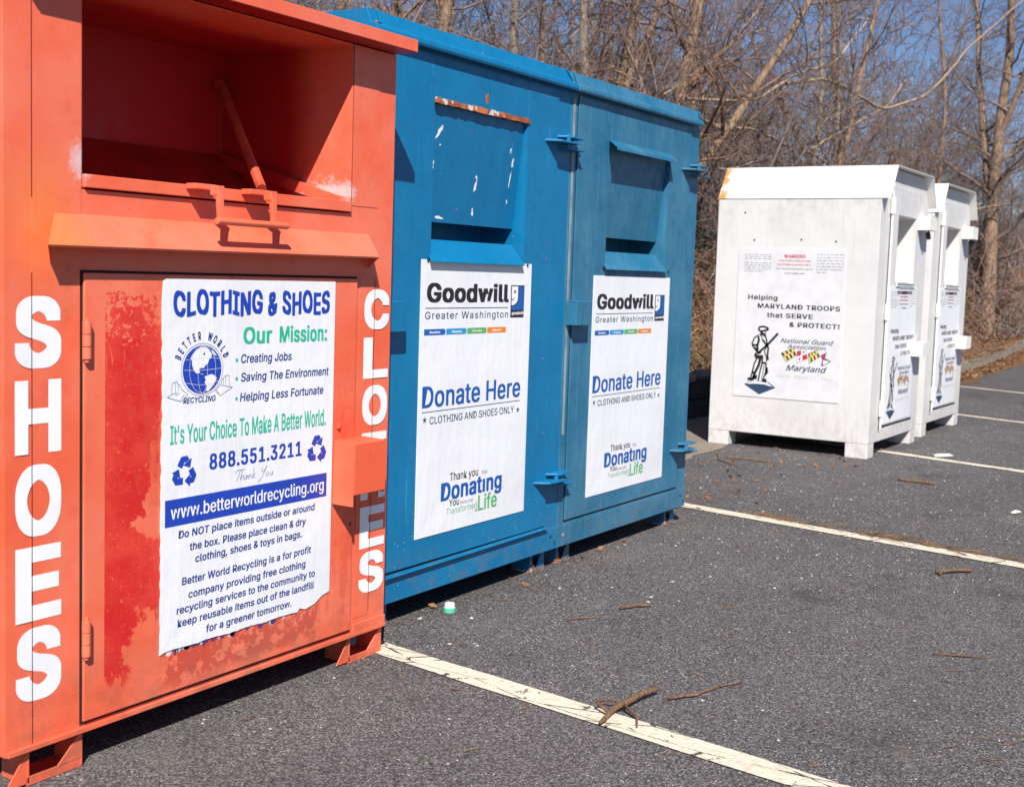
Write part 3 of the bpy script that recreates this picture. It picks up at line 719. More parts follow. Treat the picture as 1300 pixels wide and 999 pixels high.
blue_bin(4.352, 'blue2', 'duller chalky blue steel bin with a small awning over its chute, nearest the white bins', False, (.222, .262, .742, .945))

# ================================================================== WHITE BINS
def guard_poster(root, W, H, loc, side, name='poster'):
    out = [(0, 0), (W, .004), (W, H*.998), (W*.52, H), (W*.12, H*.999), (.0, H*.99)]
    s = sheet(name, root, W, H, out, 'paper_old' if side else 'paper', loc, side, t=.003)
    P = Print(W, H)
    P.text('WARNING', .434, .633, .938, .024, 'i_red', .03); P.text('THIS CONTAINER IS FOR', .383, .680, .914, .012, 'i_red', .02)
    P.text('CLOTHING & SHOES ONLY', .372, .687, .889, .012, 'i_red', .02); P.text('For more information go to', .363, .704, .862, .012, 'i_grey', .02)
    P.text('www.ngam.net', .442, .631, .833, .012, 'i_grey', .03)
    rr = random.Random(4)
    def fine(u0, u1, v, m='i_grey'):       # unreadably small printed lines
        u = u0
        while u < u1:
            w = .012+.03*rr.random(); P.rect(u, min(u+w, u1), v, v+.0042, m); u += w+.008+.010*rr.random()
    for v in (.955, .941, .927, .900, .886, .872, .858): fine(.062, .315, v)
    fine(.062, .25, .844)
    for i in range(6): fine(.738, .985, .963-.0195*i)
    fine(.738, .82, .846)
    P.text('Helping', .110, .392, .656, .034, 'i_black', .03, space=1.05)
    P.text('MARYLAND TROOPS', .206, .972, .600, .033, 'i_black', .03, space=1.05)
    P.text('that SERVE', .299, .728, .541, .033, 'i_black', .03, space=1.05)
    P.text('& PROTECT!', .515, .976, .484, .033, 'i_black', .03, space=1.05)
    P.text('National Guard', .440, .931, .377, .030, 'i_dark', .012, .35); P.text('Association', .506, .864, .343, .026, 'i_dark', .012, .35)
    P.text('Maryland', .504, .883, .194, .040, 'i_dark', .018, .35); P.text('NON-PROFIT, INC.', .424, .957, .143, .022, 'i_ltgrey', .0, space=1.15)
    P.build('lettering', s)
    # four small quartered flags
    P = Print(W, H)
    def F(x, y): return ((x-520)/1300*1.29*.86+.450, .350-(y-370)*.000611)
    def flag(q, kind):
        P.polygon([F(*p) for p in q], 'i_dark', 0)
        c = (sum(p[0] for p in q)/len(q), sum(p[1] for p in q)/len(q)); ins = [(c[0]+(p[0]-c[0])*.93, c[1]+(p[1]-c[1])*.93) for p in q]
        def L(a, b): return (ins[0][0]*(1-a)*(1-b)+ins[1][0]*a*(1-b)+ins[2][0]*a*b+ins[3][0]*(1-a)*b, ins[0][1]*(1-a)*(1-b)+ins[1][1]*a*(1-b)+ins[2][1]*a*b+ins[3][1]*(1-a)*b)
        if kind == 0:
            P.polygon([F(*p) for p in ins], 'i_yellow', 1)
            for i in range(6):
                a, b2 = i/6, (i+1)/6-.02; lo, hi = (0, .42) if i % 2 == 0 else (.42, 1)
                P.polygon([F(*L(*p)) for p in ((a, lo), (b2, lo+.12 if lo else 0), (b2, hi), (a, hi-.12 if hi < 1 else 1))], 'i_black', 2)
        else:
            P.polygon([F(*p) for p in ins], 'i_white', 1)
            for (a0, b0, a1, b1) in ((0, 0, .46, .46), (.54, .54, 1, 1)): P.polygon([F(*L(a0, b0)), F(*L(a1, b0)), F(*L(a1, b1)), F(*L(a0, b1))], 'i_red', 2)
            for (a0, b0, a1, b1) in ((.62, .2, .9, .3), (.1, .7, .4, .8), (.7, .08, .8, .42), (.2, .6, .3, .92)): P.polygon([F(*L(a0, b0)), F(*L(a1, b0)), F(*L(a1, b1)), F(*L(a0, b1))], 'i_red', 2)
    flag([(520,440),(655,370),(695,450),(580,535)], 0); flag([(695,410),(790,375),(815,480),(700,535)], 1)
    flag([(818,425),(910,380),(950,450),(830,540)], 0)
    P.polygon([F(*p) for p in ((950,440),(1015,400),(1000,465),(1068,495),(985,550),(960,548),(975,490))], 'i_dark', 0)
    P.polygon([F(*p) for p in ((958,442),(1006,410),(994,462),(975,480))], 'i_red', 1); P.polygon([F(*p) for p in ((985,485),(1050,497),(985,540))], 'i_white', 1)
    P.polygon([F(*p) for p in ((968,500),(985,490),(982,535),(970,540))], 'i_red', 1)
    P.build('flag_emblem', s)
    # standing rifleman emblem, pen drawing
    P = Print(W, H)
    def S(x, y): return (.110+(x-125)/335*.304, .020+(850-y)/760*.470)
    bk = 'i_black'; k = W/.81
    for pts, w in (([(250,140),(262,118),(300,108),(345,122),(358,138)], .010), ([(250,140),(275,162),(300,158),(358,138)], .010), ([(300,158),(330,150),(332,175),(320,188),(300,185)], .005), ([(285,160),(290,195),(270,200)], .016),
                   ([(262,200),(215,235),(190,300),(200,330),(245,385),(255,400)], .007), ([(255,220),(262,260),(248,320),(255,370)], .012), ([(300,190),(335,225),(350,290),(345,330)], .008), ([(300,190),(290,230),(310,270)], .005), ([(330,215),(322,205),(318,190)], .012),
                   ([(460,175),(400,250),(350,310),(290,370),(255,410)], .012), ([(190,310),(230,318),(255,305)], .010), ([(215,335),(260,390),(290,400)], .010), ([(350,300),(365,340),(360,420),(370,470)], .010), ([(345,330),(325,380),(350,440),(355,490)], .006),
                   ([(300,250),(330,290),(345,320)], .010), ([(265,420),(225,520),(210,600),(190,690)], .008), ([(290,440),(270,540),(235,620),(215,700)], .014), ([(310,450),(305,520),(290,600),(275,700)], .008), ([(350,500),(350,600),(325,700)], .008), ([(330,500),(322,600),(310,690)], .004),
                   ([(355,550),(365,600),(345,630)], .014), ([(160,692),(200,688),(215,700)], .016), ([(315,700),(365,690)], .016), ([(215,660),(262,665)], .022), ([(300,500),(350,505)], .010), ([(205,610),(225,620)], .012), ([(240,400),(232,440)], .014)):
        P.stroke([S(*p) for p in pts], w*k*1.45, bk, 0)
    P.polygon([S(*p) for p in ((228,425),(315,418),(318,450),(290,470),(228,455))], bk, 1)
    P.polygon([S(*p) for p in ((125,750),(200,712),(290,702),(390,712),(462,765),(292,850))], 'i_dark', 0)
    P.polygon([S(*p) for p in ((150,745),(210,715),(300,710),(380,720),(430,758),(345,735),(235,735))], 'i_white', 1)
    P.build('rifleman_emblem', s)
    return s
def white_bin(loc, label):
    W, D = 1.25, 1.19
    t = thing('donation_bin', label, 'donation bin', loc, group='white donation bins')
    b = MB()
    # body: a box with a recessed chute; upper corners cut to follow the hood
    v = [(0,0,.105),(W,0,.105),(W,0,1.80),(W-.145,0,2.02),(.145,0,2.02),(0,0,1.80),(.42,0,1.215),(.895,0,1.215),(.895,0,1.70),(.42,0,1.70)]
    n = len(v); v += [(a, D, c) for a, _, c in v[:6]]; v += [(a, .62, c) for a, _, c in v[6:10]]
    b.poly(v, [(0,1,7,6),(1,2,8,7),(2,3,8),(3,4,9,8),(4,5,9),(5,0,6,9),
               (1,11,12,2),(10,0,5,15),(11,10,15,14,13,12),(0,10,11,1),(6,7,17,16),(7,8,18,17),(8,9,19,18),(9,6,16,19),(16,17,18,19),
               (2,12,13,3),(3,13,14,4),(4,14,15,5)], 'white')
    b.build('body', t, .003)
    b = MB()     # folded hood that overhangs the front
    prof = [(-.003,1.80),(.142,2.028),(W-.142,2.028),(W+.003,1.80)]; q = [(-.006,1.80),(.140,2.032),(W-.140,2.032),(W+.006,1.80)]
    for i in range(3):
        a0, a1, c0, c1 = prof[i], prof[i+1], q[i], q[i+1]
        b.poly([(a0[0],-.062,a0[1]),(a1[0],-.062,a1[1]),(a1[0],D+.004,a1[1]),(a0[0],D+.004,a0[1]),(c0[0],-.062,c0[1]),(c1[0],-.062,c1[1]),(c1[0],D+.004,c1[1]),(c0[0],D+.004,c0[1])],
               [(0,1,2,3),(7,6,5,4),(0,4,5,1),(2,6,7,3)]+([(3,7,4,0)] if i == 0 else [])+([(1,5,6,2)] if i == 2 else []), 'hood')
    b.build('hood', t)
    b = MB()      # shallow ceiling of the hood over the front
    b.box(.30, .42, -.0035, -.0006, 1.725, 1.93, 'white'); b.build('patch_plate', t)
    b = MB(); y0, y1 = -.007, -.0006
    b.box(.235, .418, y0, y1, .213, 1.90, 'white'); b.box(.897, 1.085, y0, y1, .213, 1.90, 'white'); b.box(.4185, .8965, y0, y1, .213, 1.20, 'white'); b.box(.4185, .8965, y0, y1, 1.705, 1.90, 'white')
    d = b.build('door', t, .002)
    b = MB(); b.box(.225, 1.09, -.0005, -.0002, .195, .2125, 'seam'); b.box(.229, .2345, -.0005, -.0002, .2, 1.9, 'seam'); b.build('door_gap', t)
    b = MB(); b.tube([(.215, -.018, .20), (.215, -.018, 1.86)], .0075, 'trim', 8); b.build('hinge_rod', d)
    for z in (1.76, 1.02, .34):
        b = MB(); b.tube([(.215, -.020, z-.055), (.215, -.020, z+.055)], .019, 'trim', 10); b.box(.215, .27, -.012, -.0075, z-.05, z+.05, 'trim'); b.build('hinge', d, .001)
    for z, w in ((1.675, 0), (.735, 0)):
        b = MB()
        b.box(.935+w, 1.13+w, -.098, -.0075, z+.052, z+.056, 'trim'); b.box(.935+w, 1.13+w, -.098, -.094, z-.05, z+.0515, 'trim')
        b.box(.935+w, .939+w, -.0935, -.0075, z-.05, z+.0515, 'trim'); b.box(1.126+w, 1.13+w, -.0935, -.0075, z-.05, z+.0515, 'trim')
        lb = b.build('lock_box', t, .002)
        if z > 1:
            b = MB(); b.tube([(1.03, -.06, z-.05), (1.03, -.06, z-.085), (1.055, -.06, z-.085), (1.055, -.06, z-.05)], .005, 'dark', 8); b.tube([(1.03, -.06, z-.068), (1.06, -.06, z-.105)], .018, 'dark', 10); b.build('padlock', lb)
    # chute handle bar under the opening
    b = MB(); b.box(.43, .885, -.02, -.0075, 1.203, 1.222, 'trim'); b.tube([(.46, -.03, 1.19), (.85, -.03, 1.19)], .007, 'primer', 8); b.box(.43, .885, -.028, -.0005, 1.223, 1.228, 'trim'); b.build('handle', t, .001)
    # tipping tray inside
    b = MB(); b.slab([(.425, .02, 1.235), (.89, .02, 1.235), (.89, .60, 1.62), (.425, .60, 1.62)], (0, 0, -.004), 'white'); b.build('chute_tray', t)
    for x, y in ((.0, .0), (W-.15, .0), (.0, D-.16), (W-.15, D-.16)):
        f = MB(); f.box(x+.002, x+.15, y+.002, y+.16, .001, .1045, 'foot_white'); f.build('foot', t, .004)
    guard_poster(t, .73, .985, (.285, -.0105, .222), False)
    guard_poster(t, .790, 1.075, (-.0045, 1.013, .370), True)
    # rubbed bolts on the side wall
    for y, z in ((.98, 1.70), (.90, 1.505), (.30, 1.50), (.55, 1.51)):
        b = MB(); b.tube([(-.001, y, z), (-.004, y, z)], .006, 'dark', 8); b.build('rivet', t)
    return t
w1 = white_bin((8.50, 2.46, 0), 'white steel bin with a large guard sheet on its sunlit side, nearest the blue bins')
w2 = copy_tree(w1); w2.location = (10.10, 2.50, 0); w2['label'] = 'farther white steel bin half hidden behind the nearer white one'

# ================================================================== GROUND
def patch(name, pts, z, mat, kind='structure'):
    mb = MB(); mb.face([(a, c, z) for a, c in pts], mat); return tag(mb.build(name), kind=kind)
def ragged(pts, amp, seed, step=.25):
    r = random.Random(seed); out = []
    for i in range(len(pts)):
        p, q = pts[i], pts[(i+1) % len(pts)]; n = max(1, int(math.dist(p, q)/step))
        for k in range(n):
            t = k/n; out.append((p[0]+(q[0]-p[0])*t+r.uniform(-amp, amp), p[1]+(q[1]-p[1])*t+r.uniform(-amp, amp)))
    return out
patch('asphalt_lot', [(-60, -80), (90, -80), (90, 2.0), (34, 5.35), (26, 4.75), (20, 4.2), (17, 4.15), (13.5, 4.45), (-60, 4.45)], 0, 'asphalt')
patch('sand_strip', ragged([(-3, 3.50), (7.4, 3.40), (8.0, 3.42), (9.0, 3.52), (13.2, 3.75), (13.2, 4.38), (-3, 4.38)], .03, 5, .16), .004, 'sand')
patch('debris_strip', ragged([(14.5, 3.60), (16.6, 3.45), (18.2, 3.62), (20, 3.68), (22.3, 3.78), (25, 4.15), (30, 4.8), (26, 4.62), (20, 4.08), (17, 4.04), (14.5, 4.3)], .04, 9, .3), .004, 'litter')
for (xa, ya, s) in ((3.032, 2.384, .133), (6.015, 2.718, .172), (9.022, 2.554, .28), (12.195, 2.6, .38), (15.749, 3.36, .42), (.05, 2.1, .10)):
    n = 40; y0, y1 = 3.9 if xa < 9 else 3.5, -3.2; w = .052; L = []; Rr = []; rr = random.Random(int(xa*10))
    for i in range(n+1):
        y = y0+(y1-y0)*i/n; x = xa+(y-ya)*s; L.append((x-w+rr.uniform(-.003, .003), y, .004)); Rr.append((x+w+rr.uniform(-.003, .003), y, .004))
    mb = MB(); mb.poly(L+Rr, [(i, i+1, n+2+i, n+1+i) for i in range(n)], 'line'); tag(mb.build('parking_line'), kind='structure')

def hgt(X, Y):
    X = np.asarray(X, float); Y = np.asarray(Y, float)
    near = np.clip((13.6-X)/.5, 0, 1); base = .10+.20*near
    back = np.clip((Y-4.5)/8, 0, 1)**1.3*.25
    hill = np.clip((Y-16)/55, 0, 1)*5.5+np.clip((X-38)/50, 0, 1)*5.0*np.clip((Y-2)/6, 0, 1)
    return base+back+hill+.03*np.sin(X*2.1+Y)*np.cos(Y*1.7)+.02*np.sin(X*5.3)*np.sin(Y*4.1+1)
def edgeY(X): return np.interp(X, [-60, 13.3, 17, 20, 26, 34, 60, 90], [4.47, 4.47, 4.24, 4.29, 4.84, 5.44, 5.0, 4.0])
xs = np.concatenate([np.linspace(-60, -5, 12), np.linspace(-4, 40, 120), np.linspace(42, 90, 16)]); ts = np.concatenate([np.linspace(0, .12, 30), np.linspace(.14, 1, 30)])
XX, TT = np.meshgrid(xs, ts, indexing='ij'); YY = edgeY(XX)+TT*75; ZZ = hgt(XX, YY)
V = np.stack([XX, YY, ZZ], -1).reshape(-1, 3); n2 = len(ts)
I = (np.arange(len(xs)-1)[:, None]*n2+np.arange(n2-1)[None]).reshape(-1); Fq = np.stack([I, I+n2, I+n2+1, I+1], -1)
tag(build_np('woodland_ground', V, Fq, 'litter'), kind='structure')
patch('far_ground', [(-900, -900), (900, -900), (900, 900), (-900, 900)], -.05, 'litter')
def kerb(pts, w, h, z0=0):
    mb = MB(); n = len(pts); pr = []
    for i, p in enumerate(pts):
        a = Vector(pts[max(i-1, 0)]); c = Vector(pts[min(i+1, n-1)]); d = (c-a).normalized(); nn = Vector((-d.y, d.x)); q = Vector(p)
        pr.append([(q.x-nn.x*0, q.y-nn.y*0, z0), (q.x+nn.x*.015, q.y+nn.y*.015, z0+h-.015), (q.x+nn.x*.03, q.y+nn.y*.03, z0+h), (q.x+nn.x*w, q.y+nn.y*w, z0+h), (q.x+nn.x*w, q.y+nn.y*w, z0-.02)])
    V = [v for r in pr for v in r]; F = [(5*i+k, 5*i+5+k, 5*i+6+k, 5*i+1+k) for i in range(n-1) for k in range(4)]
    mb.poly(V, F+[(0,1,2,3,4), tuple(5*(n-1)+k for k in (4,3,2,1,0))], 'concrete'); return mb.build('kerb')
tag(kerb([(13.5, 4.42), (15, 4.25), (17, 4.10), (18.5, 4.07), (20, 4.14), (23, 4.42), (26, 4.70), (30, 5.0), (34, 5.3), (60, 4.9)], .17, .14), kind='structure')
tag(kerb([(22, 7.4), (26, 7.0), (30, 6.45), (36, 5.9), (50, 5.8)], .5, .10, .12), kind='structure')

# two stacked timbers holding the bank, stones on top
rnd = random.Random(11)
for i, (z0, z1, x0, x1, lab) in enumerate(((.0, .155, 5.2, 13.35, 'lower dark weathered timber of the low retaining edge behind the bins'), (.160, .30, 5.6, 13.2, 'upper dark weathered timber of the low retaining edge behind the bins'))):
    mb = MB(); n = 30; y0, y1 = 4.40+.015*i, 4.56; V = []
    for k in range(n+1):
        x = x0+(x1-x0)*k/n; j = [rnd.uniform(-.006, .006) for _ in range(4)]
        V += [(x, y0+j[0], z0+abs(j[1])), (x, y0+j[1], z1+j[2]), (x, y1, z1+j[3]), (x, y1, z0+abs(j[1]))]
    mb.poly(V, [(4*k+q, 4*k+4+q, 4*k+4+(q+1) % 4, 4*k+(q+1) % 4) for k in range(n) for q in range(4)]+[(0,1,2,3), (4*n+3, 4*n+2, 4*n+1, 4*n)], 'timber')
    tag(mb.build('landscape_timber', bevel=.008), lab, 'timber', 'timbers of the retaining edge')
def stone(loc, r, sq, seed, label, mat='stone'):
    rr = random.Random(seed); big = 9; mb = MB(); V = []; nu, nv = 10, 6
    for i in range(nv+1):
        for j in range(nu):
            th = math.pi*i/nv; ph = 2*math.pi*j/nu; q = r*(1+.22*math.sin(ph*2+seed)*math.sin(th)+rr.uniform(-.10, .10)*(0 < i < nv))
            V.append((q*math.sin(th)*math.cos(ph), q*math.sin(th)*math.sin(ph)*.8, q*math.cos(th)*sq))
    mb.poly(V, [(nu*i+j, nu*(i+1)+j, nu*(i+1)+(j+1) % nu, nu*i+(j+1) % nu) for i in range(nv) for j in range(nu)], mat)
    o = mb.build('stone', smooth=False); o.location = loc; tag(o, label, 'stone', 'stones on the retaining edge')
stone((9.93, 4.47, .345), .10, .5, 1, 'palest grey stone on the timber edge just beside the blue bin')
stone((10.30, 4.52, .345), .13, .45, 2, 'larger tan stone on the timber edge between blue and white bins')
stone((10.7, 4.48, .335), .09, .5, 3, 'small grey stone on the timber edge, half hidden by the white bin')

# loose gravel on the asphalt
rs = np.random.RandomState(7)
def scatter_stones(n, x0, x1, y0, y1, s0, s1):
    oct_v = np.array([(1,0,0),(0,1,0),(-1,0,0),(0,-1,0),(0,0,.7),(0,0,-.5)], float); oct_f = np.array([(0,1,4),(1,2,4),(2,3,4),(3,0,4),(1,0,5),(2,1,5),(3,2,5),(0,3,5)])
    P = np.stack([rs.uniform(x0, x1, n), rs.uniform(y0, y1, n), np.zeros(n)], 1); s = rs.uniform(s0, s1, n)**1
    Vs = oct_v[None]*s[:, None, None]*(1+rs.uniform(-.35, .35, (n, 6, 3))); a = rs.uniform(0, 6.28, n); ca, sa = np.cos(a)[:, None], np.sin(a)[:, None]
    x = Vs[..., 0]*ca-Vs[..., 1]*sa; y = Vs[..., 0]*sa+Vs[..., 1]*ca
    V = np.stack([x, y, Vs[..., 2]], -1)+P[:, None]; V[..., 2] += (s*.4)[:, None]
    F = oct_f[None]+(np.arange(n)*6)[:, None, None]; return V.reshape(-1, 3), F.reshape(-1, 3)
Vs, Fs = [], []; off = 0
for a in ((11000, 2.2, 7, -.4, 2.6, .0009, .0026), (330, 2.2, 9, -.3, 3.4, .0026, .0055), (2600, 5, 14, 1, 3.6, .002, .0055), (60, 3, 8, 1.5, 3.2, .005, .009)):
    v, f = scatter_stones(*a); Vs.append(v); Fs.append(f+off); off += len(v)
tag(build_np('loose_gravel', np.concatenate(Vs), np.concatenate(Fs), 'pale_stone', smooth=False), 'fine pale gravel loose on the asphalt', 'gravel', kind='stuff')

# fallen sticks on the lot
def stick(pts, r, label, side=None, name='stick'):
    rk = random.Random(len(label)); q = [pts[0]]; rr_ = [r[0]]
    for i in range(len(pts)-1):
        for t in (.25, .5, .75, 1): q.append(tuple(pts[i][k]+(pts[i+1][k]-pts[i][k])*t+(rk.uniform(-.0028, .0028) if k < 2 and t < 1 else 0) for k in (0, 1, 2))); rr_.append((r[i]+(r[i+1]-r[i])*t)*rk.uniform(.8, 1.18))
    pts, r = q, rr_
    z0 = max(r); o = thing(name, label, 'stick', (pts[0][0], pts[0][1], 0), group='sticks fallen on the asphalt')
    p0 = pts[0]; P = [(a-p0[0], c-p0[1], (d if d else z0*.9)) for a, c, d in pts]
    mb = MB(); mb.tube(P, r, 'stick', 8); mb.build('bark', o, smooth=True)
    if side:
        for sp, srad in side:
            mb = MB(); mb.tube([(a-p0[0], c-p0[1], d) for a, c, d in sp], srad, 'stick', 7); mb.build('side_twig', o, smooth=True)
    return o
stick([(2.86, 1.50, .012), (2.95, 1.515, .016), (3.03, 1.505, .022), (3.11, 1.50, .024), (3.185, 1.485, .020)], [.0055, .0085, .0095, .008, .006], 'thick broken brown stick lying across the near end of the nearest parking line',
      [([(2.93, 1.51, .015), (2.95, 1.56, .03), (3.0, 1.565, .022), (3.02, 1.53, .018)], [.005, .005, .004, .0025]), ([(3.0, 1.50, .02), (2.96, 1.44, .012), (2.90, 1.41, .01)], [.005, .004, .0025])])
stick([(3.16, 1.44, .01), (3.24, 1.39, .008), (3.35, 1.37, .006), (3.44, 1.33, .006)], [.005, .004, .003, .002], 'thin curved reddish twig beside the thick broken stick')
stick([(7.84, 3.24, 0), (7.86, 3.10, 0), (7.875, 2.92, 0)], [.005, .007, .007], 'straight pale stick on the asphalt in front of the nearer white bin')
stick([(7.73, 2.035, 0), (7.72, 1.92, 0), (7.706, 1.81, 0)], [.008, .009, .007], 'short dark stick between the second and third parking lines')
stick([(5.29, 1.213, .012), (5.36, 1.16, .014), (5.424, 1.098, .012)], [.007, .008, .007], 'short forked tan stick just in front of the second parking line', [([(5.31, 1.20, .012), (5.27, 1.19, .008)], [.007, .005])])
stick([(4.10, .93, .008), (4.14, .86, .006), (4.17, .78, .006)], [.003, .003, .002], 'slender tan twig on the open asphalt at the right')
stick([(3.68, 2.08, .005), (3.74, 2.05, .006), (3.80, 2.0, .005)], [.0022, .0022, .0016], 'hair-thin orange twig in front of the brighter blue bin')
stick([(3.93, 2.0, .009), (4.0, 1.97, .009), (4.04, 1.93, .008)], [.005, .006, .004], 'stubby dark brown twig in front of the brighter blue bin')
stick([(8.0, 3.36, .006), (7.7, 3.22, .006), (7.5, 3.0, .006)], [.004, .004, .003], 'long thin twig on the asphalt beside the sandy edge')
# plant debris blown along the second line
bg = Big(); 
for i in range(150):
    t = rs.rand(); y = 2.35-2.2*t; x = 6.015+(y-2.718)*.172+.045+rs.normal(0, .015); L = rs.uniform(.03, .14); a = R(-98)+rs.normal(0, .5)
    p = np.array([x, y, .008+rs.rand()*.012]); q = p+np.array([math.cos(a), math.sin(a), 0])*L; mid = (p+q)/2+np.array([rs.normal(0, .01), rs.normal(0, .01), .004]); bg.tube([p, mid, q], [.002, .002, .001])
tag(bg.build('plant_debris', 'leafdead'), 'thin brown plant debris blown along the second parking line', 'debris', kind='stuff')
bg = Big()
for i in range(420):
    x = rs.uniform(2.3, 9); y = rs.uniform(-.3, 3.2); L = rs.uniform(.015, .07); a = rs.uniform(0, 6.28); p = np.array([x, y, .004]); d = np.array([math.cos(a), math.sin(a), 0]); bg.tube([p, p+d*L*.5+np.array([0, rs.normal(0, .004), .003]), p+d*L], [.001, .0013, .0008])
tag(bg.build('twig_crumbs', 'leafdead'), 'tiny crumbs of twig and straw scattered on the asphalt', 'debris', kind='stuff')
# small cap near the blue bin
cp = thing('bottle_cap', 'small green and white plastic cap standing on the asphalt by the brighter blue bin', 'cap', (3.52, 2.465, 0))
def lathe(prof, mat, name, parent, n=24):
    mb = MB(); V = [(r*math.cos(2*math.pi*j/n), r*math.sin(2*math.pi*j/n), z) for r, z in prof for j in range(n)]
    F = [(n*i+j, n*i+(j+1) % n, n*(i+1)+(j+1) % n, n*(i+1)+j) for i in range(len(prof)-1) for j in range(n)]
    mb.poly(V, F+[tuple(range(n))[::-1], tuple(n*(len(prof)-1)+j for j in range(n))], mat); return mb.build(name, parent, smooth=False)
ink('cap_green', (.08, .48, .30, 1)); ink('cap_white', (.80, .76, .68, 1))
lathe([(.019, .0), (.0225, .002), (.0225, .017), (.021, .0185)], 'cap_green', 'base', cp)
lathe([(.019, .0187), (.0185, .030), (.016, .034), (.010, .0355), (.002, .036)], 'cap_white', 'top', cp)
# pale scraps
def scrap(x, y, w, label, seed):
    rr = random.Random(seed); mb = MB(); n = 9; ring = [(w*(.6+.5*rr.random())*math.cos(2*math.pi*i/n), w*.45*(.6+.5*rr.random())*math.sin(2*math.pi*i/n)) for i in range(n)]
    V = [(a, c, .006+.008*rr.random()) for a, c in ring]+[(0, 0, .02)]; Vb = [(a, c, z-.003) for a, c, z in V]
    mb.poly(V+Vb, [(i, (i+1) % n, n) for i in range(n)]+[(n+1+(i+1) % n, n+1+i, 2*n+1) for i in range(n)]+[(i, n+1+i, n+1+(i+1) % n, (i+1) % n) for i in range(n)], 'cap_white')
    o = mb.build('paper_scrap'); o.location = (x, y, 0); o.rotation_euler = (0, 0, R(-20)); tag(o, label, 'scrap', 'pale scraps on the asphalt')
scrap(9.1, 2.09, .13, 'crumpled pale scrap just beyond the third parking line', 1); scrap(7.05, 1.22, .045, 'small white scrap at the right edge between two parking lines', 2)

# ================================================================== WOODS
def wander(p, d, L, n, rs, wob, up):
    P = [p]; d = d/np.linalg.norm(d)
    for i in range(n):
        d = d+rs.normal(0, wob, 3)+np.array([0, 0, up]); d /= np.linalg.norm(d); P.append(P[-1]+d*L/n)
    return np.array(P), d
def perp(d, rs, ang):
    v = rs.normal(0, 1, 3); v -= d*(v@d); v /= np.linalg.norm(v)+1e-9; q = d*math.cos(ang)+v*math.sin(ang); return q
def branch(B, p, d, L, r, lvl, rs, cfg):
    n = 6 if lvl < 2 else 4
    P, _ = wander(p, d, L, n, rs, .14 if lvl < 2 else .2, cfg['up'] if lvl < 2 else .02)
    rad = np.linspace(r, max(r*.35, .0022), n+1); B.tube(P, rad, 5 if lvl == 0 else 3)
    if lvl >= cfg['lv']: return
    for k in range(cfg['n'][lvl]):
        t = .2+.8*(k+rs.rand())/cfg['n'][lvl]; f = min(t, .999)*n; i = int(f); q = P[i]+(P[i+1]-P[i])*(f-i); dd = P[i+1]-P[i]; dd /= np.linalg.norm(dd)
        branch(B, q, perp(dd, rs, rs.uniform(.45, 1.15)), L*rs.uniform(.34, .6), max(.003, rad[i]*rs.uniform(.4, .62)), lvl+1, rs, cfg)
def make_tree(name, seed, h, r, lean=(0, 0), z0=1.2, limbs=14, fork=None, cfg=None, wob=.05, bark='bark', sub=(5, 5, 3)):
    rs = np.random.RandomState(seed); cfg = cfg or dict(up=.05, lv=3, n=sub)
    T = Big(); C = Big(); n = 14
    d = np.array([lean[0], lean[1], 1.]); d /= np.linalg.norm(d)
    P, _ = wander(np.array([0, 0, -.15]), d, h, n, rs, wob, .0 if abs(lean[0])+abs(lean[1]) > .25 else .03); rad = r*np.linspace(1.0, .28, n+1); rad[0] *= 1.35
    T.tube(P, rad, 10); stems = [(P, rad)]
    for (ft, fd, fr) in (fork or []):
        i = int(ft*n); Q, _ = wander(P[i], np.array(fd, float), h*(1-ft)*1.05, 10, rs, .06, .05); q = rad[i]*fr*np.linspace(1, .3, 11); T.tube(Q, q, 8); stems.append((Q, q))
    for (Q, q) in stems:
        m = len(Q)-1
        for k in range(limbs):
            t = rs.rand()*.98
            f = t*m; i = int(f); p = Q[i]+(Q[i+1]-Q[i])*(f-i)
            if p[2] < z0: continue
            a = rs.uniform(0, 6.28); dd = np.array([math.cos(a), math.sin(a), rs.uniform(.15, .9)])
            branch(C, p, dd, rs.uniform(.9, 2.0)*(1.1-.5*t)*h/7, q[i]*rs.uniform(.28, .5), 0, rs, cfg)
    root = bpy.data.objects.new(name, None); COL.objects.link(root); root.empty_display_size = .3
    T.build('trunk', bark, root); C.build('crown', 'twig', root); return root
def put(o, x, y, rz=0, s=1, **kw): o.location = (x, y, float(hgt(x, y))-.03); o.rotation_euler = (0, 0, rz); o.scale = (s, s, s); return tag(o, **kw)
G1 = 'bare trees behind the bins'
